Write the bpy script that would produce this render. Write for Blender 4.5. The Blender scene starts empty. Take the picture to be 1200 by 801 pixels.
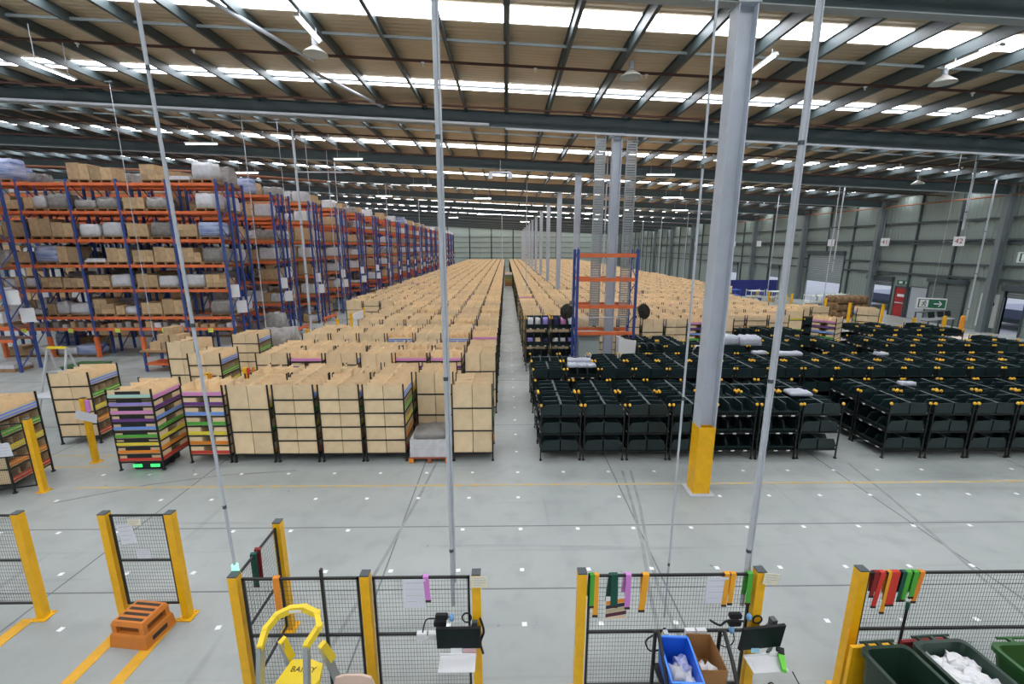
import bpy, math, random
import numpy as np
from mathutils import Matrix, Vector
PI = math.pi
scn = bpy.context.scene
C = scn.collection

# ------------------------------------------------------------------ camera, sky, light, exposure
cd = bpy.data.cameras.new('camera'); cam = bpy.data.objects.new('camera', cd); C.objects.link(cam)
FPX = 518.0
cd.sensor_width = 36.0; cd.lens = 36.0 * FPX / 1200.0; cd.clip_end = 400; cd.clip_start = 0.05
PITCH = math.atan(111.5 / FPX); YAW = math.atan(7 / FPX)
cam.location = (0, 0, 5.2)
cam.rotation_euler = (PI / 2 - PITCH, 0, -YAW)
scn.camera = cam
w = bpy.data.worlds.new('world'); scn.world = w; w.use_nodes = True
wb = w.node_tree.nodes['Background']; wb.inputs[0].default_value = (.86, .93, 1, 1); wb.inputs[1].default_value = 1.3
scn.view_settings.view_transform = 'Standard'; scn.view_settings.look = 'None'
scn.view_settings.gamma = 1.0; scn.view_settings.use_curve_mapping = False
scn.view_settings.exposure = 0.0
SKYLIGHT = 10.5          # glow of the translucent roof sheets
TUBE = 9.0               # fluorescent tubes
try:
    scn.cycles.max_bounces = 6; scn.cycles.diffuse_bounces = 4; scn.cycles.glossy_bounces = 3
    scn.cycles.transmission_bounces = 4; scn.cycles.transparent_max_bounces = 8
    scn.cycles.use_denoising = True; scn.cycles.sample_clamp_indirect = 6.0
except Exception:
    pass

# ------------------------------------------------------------------ materials
def lin(c):
    out = []
    for k in c:
        k = k / 255.0
        out.append(k / 12.92 if k <= .04045 else ((k + .055) / 1.055) ** 2.4)
    return (*out, 1)
MATS = {}
def mat(name, rgb, rough=.6, metal=0.0, noise=0.0, scale=6.0, bump=0.0, rnd=0.0, emit=0.0, rgb2=None, spec=.5, stretch=None):
    if name in MATS: return MATS[name]
    m = bpy.data.materials.new(name); m.use_nodes = True
    nt = m.node_tree; b = nt.nodes['Principled BSDF']
    b.inputs['Roughness'].default_value = rough; b.inputs['Metallic'].default_value = metal
    b.inputs['Specular IOR Level'].default_value = spec
    col = lin(rgb)
    b.inputs['Base Color'].default_value = col
    if noise or rnd or bump:
        tc = nt.nodes.new('ShaderNodeTexCoord'); mp = nt.nodes.new('ShaderNodeMapping')
        nt.links.new(tc.outputs['Object'], mp.inputs[0])
        if stretch: mp.inputs['Scale'].default_value = stretch
        nz = nt.nodes.new('ShaderNodeTexNoise'); nz.inputs['Scale'].default_value = scale; nz.inputs['Detail'].default_value = 4
        nt.links.new(mp.outputs[0], nz.inputs['Vector'])
        mx = nt.nodes.new('ShaderNodeMix'); mx.data_type = 'RGBA'
        c2 = lin(rgb2) if rgb2 else tuple(max(0, min(1, k * (1 - noise))) for k in col[:3]) + (1,)
        mx.inputs['A'].default_value = col; mx.inputs['B'].default_value = c2
        rp = nt.nodes.new('ShaderNodeMapRange'); rp.inputs[1].default_value = .35; rp.inputs[2].default_value = .68
        nt.links.new(nz.outputs['Fac'], rp.inputs[0]); nt.links.new(rp.outputs[0], mx.inputs['Factor'])
        out = mx.outputs['Result']
        if rnd:
            oi = nt.nodes.new('ShaderNodeObjectInfo'); mr = nt.nodes.new('ShaderNodeMapRange')
            mr.inputs[3].default_value = 1 - rnd; mr.inputs[4].default_value = 1 + rnd
            nt.links.new(oi.outputs['Random'], mr.inputs[0])
            hs = nt.nodes.new('ShaderNodeHueSaturation'); nt.links.new(mr.outputs[0], hs.inputs['Value'])
            nt.links.new(out, hs.inputs['Color']); out = hs.outputs[0]
        nt.links.new(out, b.inputs['Base Color'])
        if bump:
            bp = nt.nodes.new('ShaderNodeBump'); bp.inputs['Strength'].default_value = bump; bp.inputs['Distance'].default_value = .02
            nt.links.new(nz.outputs['Fac'], bp.inputs['Height']); nt.links.new(bp.outputs[0], b.inputs['Normal'])
    if emit:
        b.inputs['Emission Color'].default_value = col; b.inputs['Emission Strength'].default_value = emit
    MATS[name] = m
    return m
CARD = mat('cardboard', (233, 209, 170), .85, noise=.1, scale=5, rnd=.06, spec=.2)
CARDW = mat('stored_carton', (190, 162, 126), .85, noise=.2, scale=5, rnd=.22, spec=.2)
BLACKM = mat('black_frame', (22, 24, 24), .5)
RIM_LIT = mat('bin_rim_lit', (96, 112, 114), .4)  # paler than the bins: skylight on their top edges is painted in
BINB = mat('dark_plastic', (24, 42, 44), .38, noise=.2, scale=3, rnd=.12)
YEL = mat('yellow_paint', (240, 182, 16), .45, noise=.12, scale=8)
CAPY = mat('yellow_cap', (240, 186, 50), .4)
WHITE = mat('white_paper', (225, 226, 228), .7)
TAG = mat('white_tag', (215, 215, 210), .6)
BLUE = mat('rack_blue', (54, 78, 146), .45, noise=.12, scale=3)
ORANGE = mat('rack_orange', (230, 116, 64), .5, noise=.18, scale=3)
STEEL = mat('painted_steel', (186, 194, 204), .5, noise=.08, scale=3)
GALV = mat('galvanised', (184, 190, 198), .4, metal=.0, noise=.1, scale=4)
DSTEEL = mat('dark_steel', (70, 80, 84), .5, noise=.1, scale=2)
PIPE = mat('brown_pipe', (74, 44, 36), .6)
WRAP = mat('stretch_wrap', (205, 206, 210), .3, noise=.16, scale=7, bump=.3, rnd=.12)
WRAPB = mat('blue_printed_wrap', (190, 200, 222), .4, rgb2=(90, 112, 172), noise=.5, scale=4, stretch=(.3, .3, 3), rnd=.05)
GREYWRAP = mat('grey_wrap', (150, 146, 142), .45, noise=.3, scale=6, bump=.4, rnd=.2)
WOOD = mat('pallet_wood', (160, 126, 88), .8, noise=.25, scale=9)
SCOL = {k: mat('strip_' + k, v, .55) for k, v in dict(red=(196, 62, 52), orange=(226, 136, 40), yellow=(224, 208, 60), green=(82, 168, 62),
        blue=(112, 152, 224), purple=(104, 58, 130), pink=(214, 140, 196), mint=(170, 214, 204), lilac=(152, 138, 214), white=(226, 228, 232)).items()}
SCREEN = mat('screen_black', (10, 26, 26), .5, spec=.15)
RUBBER = mat('black_rubber', (20, 20, 22), .7)
GREENB = mat('dark_green_plastic', (32, 56, 44), .4, noise=.12, scale=4)
GREENC = mat('green_plastic', (44, 92, 44), .4, noise=.12, scale=4)
BLUEP = mat('blue_plastic', (30, 92, 208), .35)
LADY = mat('ladder_yellow', (236, 208, 44), .4)
ALU = mat('aluminium', (170, 176, 180), .35, metal=.6)

# ------------------------------------------------------------------ mesh builder
class MB:
    def __init__(s): s.v = []; s.f = []; s.m = []
    def add(s, vs, fs, m=0):
        o = len(s.v); s.v += [tuple(p) for p in vs]
        for f in fs: s.f.append(tuple(o + i for i in f)); s.m.append(m)
        return s
    def box(s, x0, x1, y0, y1, z0, z1, m=0):
        vs = [(x0, y0, z0), (x1, y0, z0), (x1, y1, z0), (x0, y1, z0), (x0, y0, z1), (x1, y0, z1), (x1, y1, z1), (x0, y1, z1)]
        return s.add(vs, [(0, 3, 2, 1), (4, 5, 6, 7), (0, 1, 5, 4), (1, 2, 6, 5), (2, 3, 7, 6), (3, 0, 4, 7)], m)
    def cbox(s, c, d, m=0, R=None):
        hx, hy, hz = d[0] / 2, d[1] / 2, d[2] / 2
        vs = [Vector(p) for p in [(-hx, -hy, -hz), (hx, -hy, -hz), (hx, hy, -hz), (-hx, hy, -hz), (-hx, -hy, hz), (hx, -hy, hz), (hx, hy, hz), (-hx, hy, hz)]]
        if R is not None: vs = [R @ p for p in vs]
        c = Vector(c)
        return s.add([p + c for p in vs], [(0, 3, 2, 1), (4, 5, 6, 7), (0, 1, 5, 4), (1, 2, 6, 5), (2, 3, 7, 6), (3, 0, 4, 7)], m)
    def bar(s, p0, p1, t, t2=None, m=0):
        p0, p1 = Vector(p0), Vector(p1); d = p1 - p0; L = d.length
        R = d.to_track_quat('Z', 'Y').to_matrix()
        return s.cbox((p0 + p1) / 2, (t, t2 or t, L), m, R)
    def tube(s, pts, r, n=8, m=0):
        pts = [Vector(p) for p in pts]; rings = []
        for i, p in enumerate(pts):
            a = pts[max(i - 1, 0)]; b = pts[min(i + 1, len(pts) - 1)]
            d = (b - a).normalized() if (b - a).length > 1e-9 else Vector((0, 0, 1))
            u = d.orthogonal().normalized() if abs(d.z) > .9 or True else None
            if i and rings:
                u = (lastu - d * lastu.dot(d));
                u = u.normalized() if u.length > 1e-6 else d.orthogonal().normalized()
            lastu = u; v = d.cross(u)
            rr = r[i] if isinstance(r, (list, tuple)) else r
            rings.append([p + (u * math.cos(2 * PI * k / n) + v * math.sin(2 * PI * k / n)) * rr for k in range(n)])
        vs = [q for g in rings for q in g]; fs = []
        for i in range(len(pts) - 1):
            for k in range(n): fs.append((i * n + k, i * n + (k + 1) % n, (i + 1) * n + (k + 1) % n, (i + 1) * n + k))
        fs.append(tuple(reversed(range(n)))); e = (len(pts) - 1) * n; fs.append(tuple(e + k for k in range(n)))
        return s.add(vs, fs, m)
    def prism(s, poly, ax, a, b, m=0):
        n = len(poly)
        def P(p, t):
            return (t, p[0], p[1]) if ax == 0 else ((p[0], t, p[1]) if ax == 1 else (p[0], p[1], t))
        vs = [P(p, a) for p in poly] + [P(p, b) for p in poly]
        fs = [tuple(reversed(range(n))), tuple(range(n, 2 * n))] + [(k, (k + 1) % n, n + (k + 1) % n, n + k) for k in range(n)]
        return s.add(vs, fs, m)
    def lathe(s, prof, n=12, m=0, c=(0, 0, 0)):
        vs = []; fs = []
        for r, z in prof:
            for k in range(n): vs.append((c[0] + r * math.cos(2 * PI * k / n), c[1] + r * math.sin(2 * PI * k / n), c[2] + z))
        for i in range(len(prof) - 1):
            for k in range(n): fs.append((i * n + k, i * n + (k + 1) % n, (i + 1) * n + (k + 1) % n, (i + 1) * n + k))
        fs.append(tuple(reversed(range(n)))); e = (len(prof) - 1) * n; fs.append(tuple(e + k for k in range(n)))
        return s.add(vs, fs, m)
    def lump(s, x0, x1, y0, y1, z0, z1, rng, n=6, amp=.06, m=0):
        # soft closed block with a sagging, uneven top: bags, wrapped loads
        g = n; vs = []; fs = []
        def sq(t): return t
        lv = [0, .35, .75, 1.0]
        ring = []
        for li, l in enumerate(lv):
            ids = []
            for k in range(4 * g):
                sd, t = divmod(k, g); t = t / g * 2 - 1
                u, v = [(t, -1), (1, t), (-t, 1), (-1, -t)][sd]
                sh = [.98, 1.0, .985, .92][li]
                q = 1 - .05 * (u * v) ** 2
                uu = u * sh * q * (1 + rng.uniform(-amp, amp) * .5); vv = v * sh * q * (1 + rng.uniform(-amp, amp) * .5)
                zz = z0 + (z1 - z0) * (l + (rng.uniform(-amp, amp) * 1.5 if li >= 2 else 0))
                vs.append(((x0 + x1) / 2 + uu * (x1 - x0) / 2, (y0 + y1) / 2 + vv * (y1 - y0) / 2, zz)); ids.append(len(vs) - 1)
            ring.append(ids)
        N = 4 * g
        for a, b in zip(ring, ring[1:]):
            for k in range(N): fs.append((a[k], a[(k + 1) % N], b[(k + 1) % N], b[k]))
        fs.append(tuple(reversed(ring[0])))
        vs.append(((x0 + x1) / 2, (y0 + y1) / 2, z1 + (z1 - z0) * amp)); cc = len(vs) - 1
        for k in range(N): fs.append((ring[-1][k], ring[-1][(k + 1) % N], cc))
        return s.add(vs, fs, m)
    def mesh(s, name, mats, smooth=False):
        me = bpy.data.meshes.new(name); me.from_pydata(s.v, [], s.f)
        if not isinstance(mats, (list, tuple)): mats = [mats]
        for mm in mats: me.materials.append(mm)
        if len(mats) > 1: me.polygons.foreach_set('material_index', s.m)
        if smooth: me.polygons.foreach_set('use_smooth', [True] * len(s.f))
        me.update(); return me

def ob(name, me, parent=None, loc=(0, 0, 0), rz=0.0, rot=None, label=None, cat=None, group=None, kind=None):
    if isinstance(me, tuple): me = me[0].mesh(name, me[1], *(me[2:]))
    o = bpy.data.objects.new(name, me); C.objects.link(o)
    o.location = loc; o.rotation_euler = rot if rot else (0, 0, rz)
    if parent: o.parent = parent
    if label: o['label'] = label
    if cat: o['category'] = cat
    if group: o['group'] = group
    if kind: o['kind'] = kind
    return o
def thing(name, label, cat, loc=(0, 0, 0), rz=0.0, group=None):
    return ob(name, None, None, loc, rz, None, label, cat, group)
def struct(name, me, parent=None, loc=(0, 0, 0), rz=0.0):
    return ob(name, me, parent, loc, rz, kind='structure' if not parent else None)
ORD = ['zeroth', 'first', 'second', 'third', 'fourth', 'fifth', 'sixth', 'seventh', 'eighth', 'ninth', 'tenth', 'eleventh', 'twelfth', 'thirteenth',
       'fourteenth', 'fifteenth', 'sixteenth', 'seventeenth', 'eighteenth', 'nineteenth', 'twentieth', 'twenty-first', 'twenty-second']
NUM = ['zero', 'one', 'two', 'three', 'four', 'five', 'six', 'seven', 'eight', 'nine']
rng = random.Random(7)

# ------------------------------------------------------------------ the building
XL, XR, YB, YF = -48.0, 30.0, -32.0, 125.5  # rear end pushed back out of view to add frontal skylight
SL = .045
def zr(x): return -SL * x
# floor: concrete slab with worn patches, tyre streaks
def floor_mat():
    m = bpy.data.materials.new('polished_concrete'); m.use_nodes = True; nt = m.node_tree; b = nt.nodes['Principled BSDF']
    tc = nt.nodes.new('ShaderNodeTexCoord')
    def nz(scale, stretch=(1, 1, 1), rot=0, det=5):
        mp = nt.nodes.new('ShaderNodeMapping'); mp.inputs['Scale'].default_value = stretch; mp.inputs['Rotation'].default_value = (0, 0, rot)
        n = nt.nodes.new('ShaderNodeTexNoise'); n.inputs['Scale'].default_value = scale; n.inputs['Detail'].default_value = det
        nt.links.new(tc.outputs['Object'], mp.inputs[0]); nt.links.new(mp.outputs[0], n.inputs['Vector']); return n.outputs['Fac']
    def rng_(sock, a, b_, c, d):
        r = nt.nodes.new('ShaderNodeMapRange'); r.inputs[1].default_value = a; r.inputs[2].default_value = b_; r.inputs[3].default_value = c; r.inputs[4].default_value = d
        nt.links.new(sock, r.inputs[0]); return r.outputs[0]
    def mixc(fac, A, Bc):
        x = nt.nodes.new('ShaderNodeMix'); x.data_type = 'RGBA'; nt.links.new(fac, x.inputs['Factor'])
        if isinstance(A, tuple): x.inputs['A'].default_value = A
        else: nt.links.new(A, x.inputs['A'])
        x.inputs['B'].default_value = Bc; return x.outputs['Result']
    c = mixc(rng_(nz(.35), .35, .7, 0, 1), lin((164, 170, 167)), lin((146, 153, 150)))
    c = mixc(rng_(nz(2.2, det=8), .5, .75, 0, .55), c, lin((136, 142, 140)))
    c = mixc(rng_(nz(1.2, (.12, 2.2, 1), .25), .62, .72, 0, .5), c, lin((120, 124, 124)))
    c = mixc(rng_(nz(1.0, (3.0, .15, 1), .1), .66, .74, 0, .45), c, lin((112, 116, 116)))
    c = mixc(rng_(nz(6.0, det=2), .74, .78, 0, .6), c, lin((96, 98, 98)))
    nt.links.new(c, b.inputs['Base Color'])
    nt.links.new(rng_(nz(1.6, det=6), .3, .7, .28, .5), b.inputs['Roughness'])
    b.inputs['Specular IOR Level'].default_value = .45
    return m
floor = struct('floor', (MB().box(XL, XR + .4, YB, YF, -.2, 0), floor_mat()))
JOINT = mat('joint_filler', (112, 117, 117), .8)
for yy in (7.5, 5.92, 12.4, 16.9, -1.6): ob('joint', (MB().box(XL, XR, yy - .012, yy + .012, 0, .002), JOINT), floor)
for xx in (-11.6, -7.0, -2.0, 2.5, 7.8, 12.5): ob('joint', (MB().box(xx - .012, xx + .012, YB, YF, 0, .0022), JOINT), floor)
TYRE = mat('tyre_mark', (128, 132, 131), .7, rgb2=(150, 156, 153), noise=.4, scale=3)
for i, pts in enumerate([[(2.75, 9.6), (2.6, 8.2), (2.42, 6.9), (2.2, 5.8), (2.02, 4.6)], [(2.95, 9.6), (2.75, 8.2), (2.5, 6.9), (2.36, 5.9), (2.34, 4.6)], [(-1.72, 10.1), (-1.85, 8.6), (-2.1, 6.6), (-2.3, 5.2), (-2.4, 4.4)], [(-9.4, 8.4), (-8.0, 9.1), (-6.6, 9.5), (-5.0, 9.7)], [(8.4, 9.9), (8.15, 8.4), (7.9, 7.2), (7.6, 5.9), (7.4, 5.0)]]):
    m = MB()
    for (xa, ya), (xb, yb) in zip(pts, pts[1:]):
        d = Vector((xb - xa, yb - ya)).normalized(); nx, ny = -d.y * .03, d.x * .03; z = .0024 + i * .0001
        m.add([(xa - nx, ya - ny, z), (xb - nx, yb - ny, z), (xb + nx, yb + ny, z), (xa + nx, ya + ny, z)], [(0, 1, 2, 3) if d.y < 0 else (0, 1, 2, 3)])
    ob('tyre_mark', (m, TYRE), floor)
LINEY = mat('worn_yellow_line', (196, 168, 96), .7, rgb2=(168, 168, 158), noise=.5, scale=5)
LINEG = mat('yellow_floor_tape', (222, 168, 40), .6, noise=.15, scale=6)
ob('floor_line', (MB().box(-9.5, 13, 8.95, 9.03, 0, .003), LINEY), floor)
ob('floor_line', (MB().box(-12.4, -9.6, 10.5, 10.58, 0, .003), LINEY), floor)
ob('floor_line', (MB().box(-12.4, -9.6, 9.9, 9.98, 0, .003), LINEY), floor)
for x0 in (-5.44, -4.84): ob('floor_line', (MB().box(x0, x0 + .16, 3.0, 5.42, 0, .004), LINEG), floor)
ob('floor_line', (MB().box(-6.92, -6.74, 3.0, 5.44, 0, .004), LINEG), floor)
ob('floor_line', (MB().box(-.2, 8, 3.92, 4.02, 0, .004), mat('green_floor_tape', (122, 158, 62), .6)), floor)
G = 1.075; GX0, GY0 = .26, 10.63
mk = MB().box(-.035, .035, -.035, .035, 0, .003).mesh('marker', mat('floor_marker', (236, 240, 240), .5))
for iy in range(-5, 0):
    for ix in range(-9, 13):
        if rng.random() < .9:
            ob('marker', mk, floor, (GX0 + G * ix + rng.uniform(-.02, .02), GY0 + G * iy, 0), rng.uniform(-.2, .2))
for iy in range(0, 14): ob('marker', mk, floor, (GX0 + .0, GY0 + G * iy, 0))

# walls
def wall_mat(name, rgb, ax):
    m = bpy.data.materials.new(name); m.use_nodes = True; nt = m.node_tree; b = nt.nodes['Principled BSDF']
    b.inputs['Base Color'].default_value = lin(rgb); b.inputs['Roughness'].default_value = .5
    tc = nt.nodes.new('ShaderNodeTexCoord'); sp = nt.nodes.new('ShaderNodeSeparateXYZ'); nt.links.new(tc.outputs['Object'], sp.inputs[0])
    mu = nt.nodes.new('ShaderNodeMath'); mu.operation = 'MULTIPLY'; mu.inputs[1].default_value = 2 * PI / .3; nt.links.new(sp.outputs[ax], mu.inputs[0])
    si = nt.nodes.new('ShaderNodeMath'); si.operation = 'SINE'; nt.links.new(mu.outputs[0], si.inputs[0])
    pw = nt.nodes.new('ShaderNodeMapRange'); pw.inputs[1].default_value = .3; pw.inputs[2].default_value = .8; nt.links.new(si.outputs[0], pw.inputs[0])
    bp = nt.nodes.new('ShaderNodeBump'); bp.inputs['Strength'].default_value = .7; bp.inputs['Distance'].default_value = .03
    nt.links.new(pw.outputs[0], bp.inputs['Height']); nt.links.new(bp.outputs[0], b.inputs['Normal'])
    return m
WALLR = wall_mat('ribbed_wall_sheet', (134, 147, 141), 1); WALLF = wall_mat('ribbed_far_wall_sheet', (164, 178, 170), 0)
# right wall with openings (y0, y1, z1)
OPEN = [(25.0, 27.0 - .9, 2.62), (34.05, 36.3, 2.62), (39.4, 44.1, 4.5), (57.5, 60.0, 2.9), (48.6, 50.6, 2.9)]
wm = MB(); ys = sorted(OPEN); prev = YB
for (a, b_, zt) in ys:
    wm.box(XR, XR + .12, prev, a, 0, 9.6); wm.box(XR, XR + .12, a, b_, zt, 9.6); prev = b_
wm.box(XR, XR + .12, prev, YF, 0, 9.6)
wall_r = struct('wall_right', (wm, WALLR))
gm = MB().box(XR - .18, XR, YB, YF, -.06, .06).mesh('girt', DSTEEL)
for z in (6.9, 5.62, 5.42, 4.07, 3.25):
    segs = [(YB, YF)]
    if z < 4.5:
        segs = [(YB, 39.3), (44.2, YF)]
    for a, b_ in segs: ob('girt', (MB().box(XR - .16, XR, a, b_, z - .06, z + .06), DSTEEL), wall_r)
for k in range(0, 13):
    y = 8.7 + 9 * k
    ob('wall_column', (MB().box(XR - .62, XR - .56, y - .15, y + .15, 0, 9.0).box(XR - .22, XR - .16, y - .15, y + .15, 0, 9.0).box(XR - .56, XR - .22, y - .02, y + .02, 0, 9.0), mat('wall_column_grey', (112, 122, 124), .5)), wall_r)
    for dy in (3.0, 6.0):
        ob('wall_mullion', (MB().box(XR - .14, XR, y + dy - .05, y + dy + .05, 0 if not any(a - .1 < y + dy < b_ + .1 for a, b_, _ in OPEN) else 4.6, 8.9), DSTEEL), wall_r)
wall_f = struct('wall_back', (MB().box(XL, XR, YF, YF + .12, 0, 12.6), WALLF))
for z in (2.2, 3.6, 5.0, 6.4, 7.8): ob('girt', (MB().box(XL, XR, YF - .12, YF, z - .05, z + .05), DSTEEL), wall_f)
for x in range(-40, 30, 6): ob('wall_column', (MB().box(x - .14, x + .14, YF - .3, YF - .12, 0, 10.4 - SL * x), DSTEEL), wall_f)
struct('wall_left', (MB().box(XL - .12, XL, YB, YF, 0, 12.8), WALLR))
struct('wall_front', (MB().box(XL, XR, YB - .12, YB, 0, 12.6), mat('front_wall_bounce', (206, 210, 208), .6)))  # unseen behind the camera, made bright to bounce frontal light
# roof sheet, purlins, rafters
def roof_mat():
    m = bpy.data.materials.new('roof_lining'); m.use_nodes = True; nt = m.node_tree; b = nt.nodes['Principled BSDF']
    b.inputs['Roughness'].default_value = .55; b.inputs['Metallic'].default_value = .25
    tc = nt.nodes.new('ShaderNodeTexCoord'); mp = nt.nodes.new('ShaderNodeMapping'); mp.inputs['Scale'].default_value = (.4, 1.5, 1)
    n = nt.nodes.new('ShaderNodeTexNoise'); n.inputs['Scale'].default_value = 2.2; n.inputs['Detail'].default_value = 5
    nt.links.new(tc.outputs['Object'], mp.inputs[0]); nt.links.new(mp.outputs[0], n.inputs['Vector'])
    x = nt.nodes.new('ShaderNodeMix'); x.data_type = 'RGBA'; x.inputs['A'].default_value = lin((210, 193, 164)); x.inputs['B'].default_value = lin((182, 166, 140))
    nt.links.new(n.outputs['Fac'], x.inputs['Factor']); nt.links.new(x.outputs['Result'], b.inputs['Base Color'])
    sp = nt.nodes.new('ShaderNodeSeparateXYZ'); nt.links.new(tc.outputs['Object'], sp.inputs[0])
    mu = nt.nodes.new('ShaderNodeMath'); mu.operation = 'MULTIPLY'; mu.inputs[1].default_value = 2 * PI / .19; nt.links.new(sp.outputs[1], mu.inputs[0])
    si = nt.nodes.new('ShaderNodeMath'); si.operation = 'SINE'; nt.links.new(mu.outputs[0], si.inputs[0])
    bp = nt.nodes.new('ShaderNodeBump'); bp.inputs['Strength'].default_value = .35; bp.inputs['Distance'].default_value = .02
    nt.links.new(si.outputs[0], bp.inputs['Height']); nt.links.new(bp.outputs[0], b.inputs['Normal'])
    return m
ZS = 10.25
def sbox(mb, x0, x1, y0, y1, z0, z1, m=0):      # box that follows the roof slope
    vs = [(x0, y0, z0 + zr(x0)), (x1, y0, z0 + zr(x1)), (x1, y1, z0 + zr(x1)), (x0, y1, z0 + zr(x0)), (x0, y0, z1 + zr(x0)), (x1, y0, z1 + zr(x1)), (x1, y1, z1 + zr(x1)), (x0, y1, z1 + zr(x0))]
    return mb.add(vs, [(0, 3, 2, 1), (4, 5, 6, 7), (0, 1, 5, 4), (1, 2, 6, 5), (2, 3, 7, 6), (3, 0, 4, 7)], m)
ceil = struct('ceiling', (sbox(MB(), XL, XR, YB, YF, ZS, ZS + .1), roof_mat()))
PURL = mat('purlin_steel', (70, 82, 84), .5, metal=.0, noise=.1, scale=2)
pm = MB().box(-.012, .012, YB, YF, -.28, 0).box(-.012, .075, YB, YF, -.28, -.262).box(-.06, .012, YB, YF, -.015, 0).mesh('purlin', PURL)
for k in range(-31, 20):
    x = 1.5 * k + .02
    ob('purlin', pm, ceil, (x, 0, ZS + zr(x)))
RAFT = mat('rafter_steel', (62, 78, 82), .5, noise=.08, scale=2)
RAFTL = mat('rafter_flange', (150, 158, 160), .5)
SKY = mat('skylight_glow', (246, 248, 255), .6, emit=SKYLIGHT)
BRID = mat('bridging_steel', (120, 130, 132), .5)
bays = list(range(-4, 13))  # rearmost bays are added, unseen, so their skylights light from the front
for k in bays:
    y = 8.7 + 9 * k
    r = MB()
    sbox(r, XL, XR, y - .012, y + .012, 9.5, 10.03); sbox(r, XL, XR, y - .11, y + .11, 10.01, 10.03); 
    sbox(r, XL, XR, y - .11, y + .11, 9.48, 9.50, 1)
    ob('rafter', (r, [RAFT, RAFTL]), ceil)
    ob('bridging', (sbox(MB(), XL, XR, y + 3.45, y + 3.49, 10.06, 10.12), BRID), ceil)
    for dy in (4.4, 8.2):
        ob('sprinkler_pipe', (MB().tube([(XL, y + dy, 9.93 + zr(XL)), (XR, y + dy, 9.93 + zr(XR))], .035, 6), PIPE), ceil)
    for a, b_ in ((2.08, 2.8), (6.72, 7.45)):
        ob('skylight', (sbox(MB(), XL + .2, XR - .2, y + a, y + b_, ZS - .015, ZS - .004), SKY), ceil, kind=None)
    ob('safety_wire', (sbox(MB(), XL, XR, y + 7.0, y + 7.07, ZS - .06, ZS - .02), DSTEEL), ceil)
# sprinkler heads (small white roses) below the first pipes
hd = MB().lathe([(.05, 0), (.05, -.02), (.02, -.03), (.02, -.09)], 8).mesh('sprinkler_head', WHITE)
for k in range(-4, 8):
    for kk, dy in ((0, 4.4), (1, 4.4)):
        ob('sprinkler_head', hd, ceil, (k * 3.0 + .8, 8.7 + 9 * kk + dy, 9.9 + zr(k * 3.0 + .8)))
# row of columns
def column(y, label, yellow):
    t = thing('steel_column', label, 'column', (4.17, y, 0))
    h = 9.48 + zr(4.17)
    m = MB().box(-.17, -.15, -.17, .17, 0, h).box(.15, .17, -.17, .17, 0, h).box(-.15, .15, -.012, .012, 0, h)
    ob('shaft', (m, STEEL), t)
    ob('base_plate', (MB().box(-.26, .26, -.26, .26, 0, .025), STEEL), t)
    if yellow:
        e = .004; hh = 1.53
        g = MB().box(-.17 - e, -.15 + e, -.17 - e, .17 + e, .03, hh).box(.15 - e, .17 + e, -.17 - e, .17 + e, .03, hh).box(-.15, .15, -.012 - e, .012 + e, .03, hh)
        g.box(-.15, .15, -.165, -.155, .03, hh)
        ob('guard_paint', (g, YEL), t)['label'] = 'yellow painted lower part'
    ob('cap_plate', (MB().box(-.2, .2, -.2, .2, h - .02, h), STEEL), t)
for k in range(0, 13):
    lab = ['tall grey steel column with yellow base standing in the front aisle', 'grey steel column inside the orange and blue rack frame',
           'grey steel column directly behind the orange and blue rack frame'][k] if k < 3 else f'grey steel column among cardboard shelves, {ORD[k+1]} in the line of columns'
    column(8.7 + 9 * k, lab, k == 0)

# ------------------------------------------------------------------ mobile shelves with cardboard bins
RAIN5 = ['red', 'orange', 'yellow', 'green', 'blue']
RAIN7 = ['red', 'orange', 'yellow', 'green', 'blue', 'purple', 'pink']
RAIN9 = ['red', 'orange', 'yellow', 'green', 'blue', 'purple', 'pink', 'lilac', 'mint']
KINDS = {3: ['orange', 'green', 'yellow'], 5: RAIN5, 7: RAIN7, 9: RAIN9}
ZB, ZT = .22, 1.97
def tier_z(n):
    h = (ZT - ZB) / n
    return [ZB + h * i for i in range(n)], h
def frame_mb(n, mb=None, m=0):
    mb = mb or MB(); zs, h = tier_z(n)
    for sx in (-1, 1):
        for sy in (-1, 1):
            mb.box(sx * .485 - .015, sx * .485 + .015, sy * .485 - .015, sy * .485 + .015, .02, ZT + .02, m)
            mb.box(sx * .485 - .03, sx * .485 + .03, sy * .485 - .03, sy * .485 + .03, 0, .03, m)
    for z in zs: mb.box(-.495, .495, -.495, .495, z - .028, z, m)
    return mb
def bin_mb(n, top, mb=None, m=0, sgn=1, z0=0.0):
    # one tray of cardboard opening towards +x (sgn) with dividers and a low lip
    mb = mb or MB(); _, h = tier_z(n); hh = h - (.03 if not top else .0); t = .008
    def B(x0, x1, y0, y1, a, b):
        if sgn < 0: x0, x1 = -x1, -x0
        mb.box(x0, x1, y0, y1, z0 + a, z0 + b, m)
    B(.008, .478, -.478, .478, 0, .006)
    B(.008, .016, -.478, .478, 0, hh)
    B(.016, .478, -.478, -.470, 0, hh); B(.016, .478, .470, .478, 0, hh)
    nd = 2 if n != 5 else 3
    for k in range(nd):
        y = -.47 + .94 * (k + 1) / (nd + 1)
        B(.016, .46 if not top else .44, y - .004, y + .004, 0, hh * (.97 if top else .9))
    lip = .5 if n == 3 else (.55 if top else .42)
    B(.470, .478, -.470, .470, 0, hh * lip)
    if n in (7, 9) and not top:
        B(.472, .480, -.470, -.16, 0, hh * .93); B(.472, .480, .16, .470, 0, hh * .93)
    return mb
FR, BINM, STR = {}, {}, {}
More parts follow.
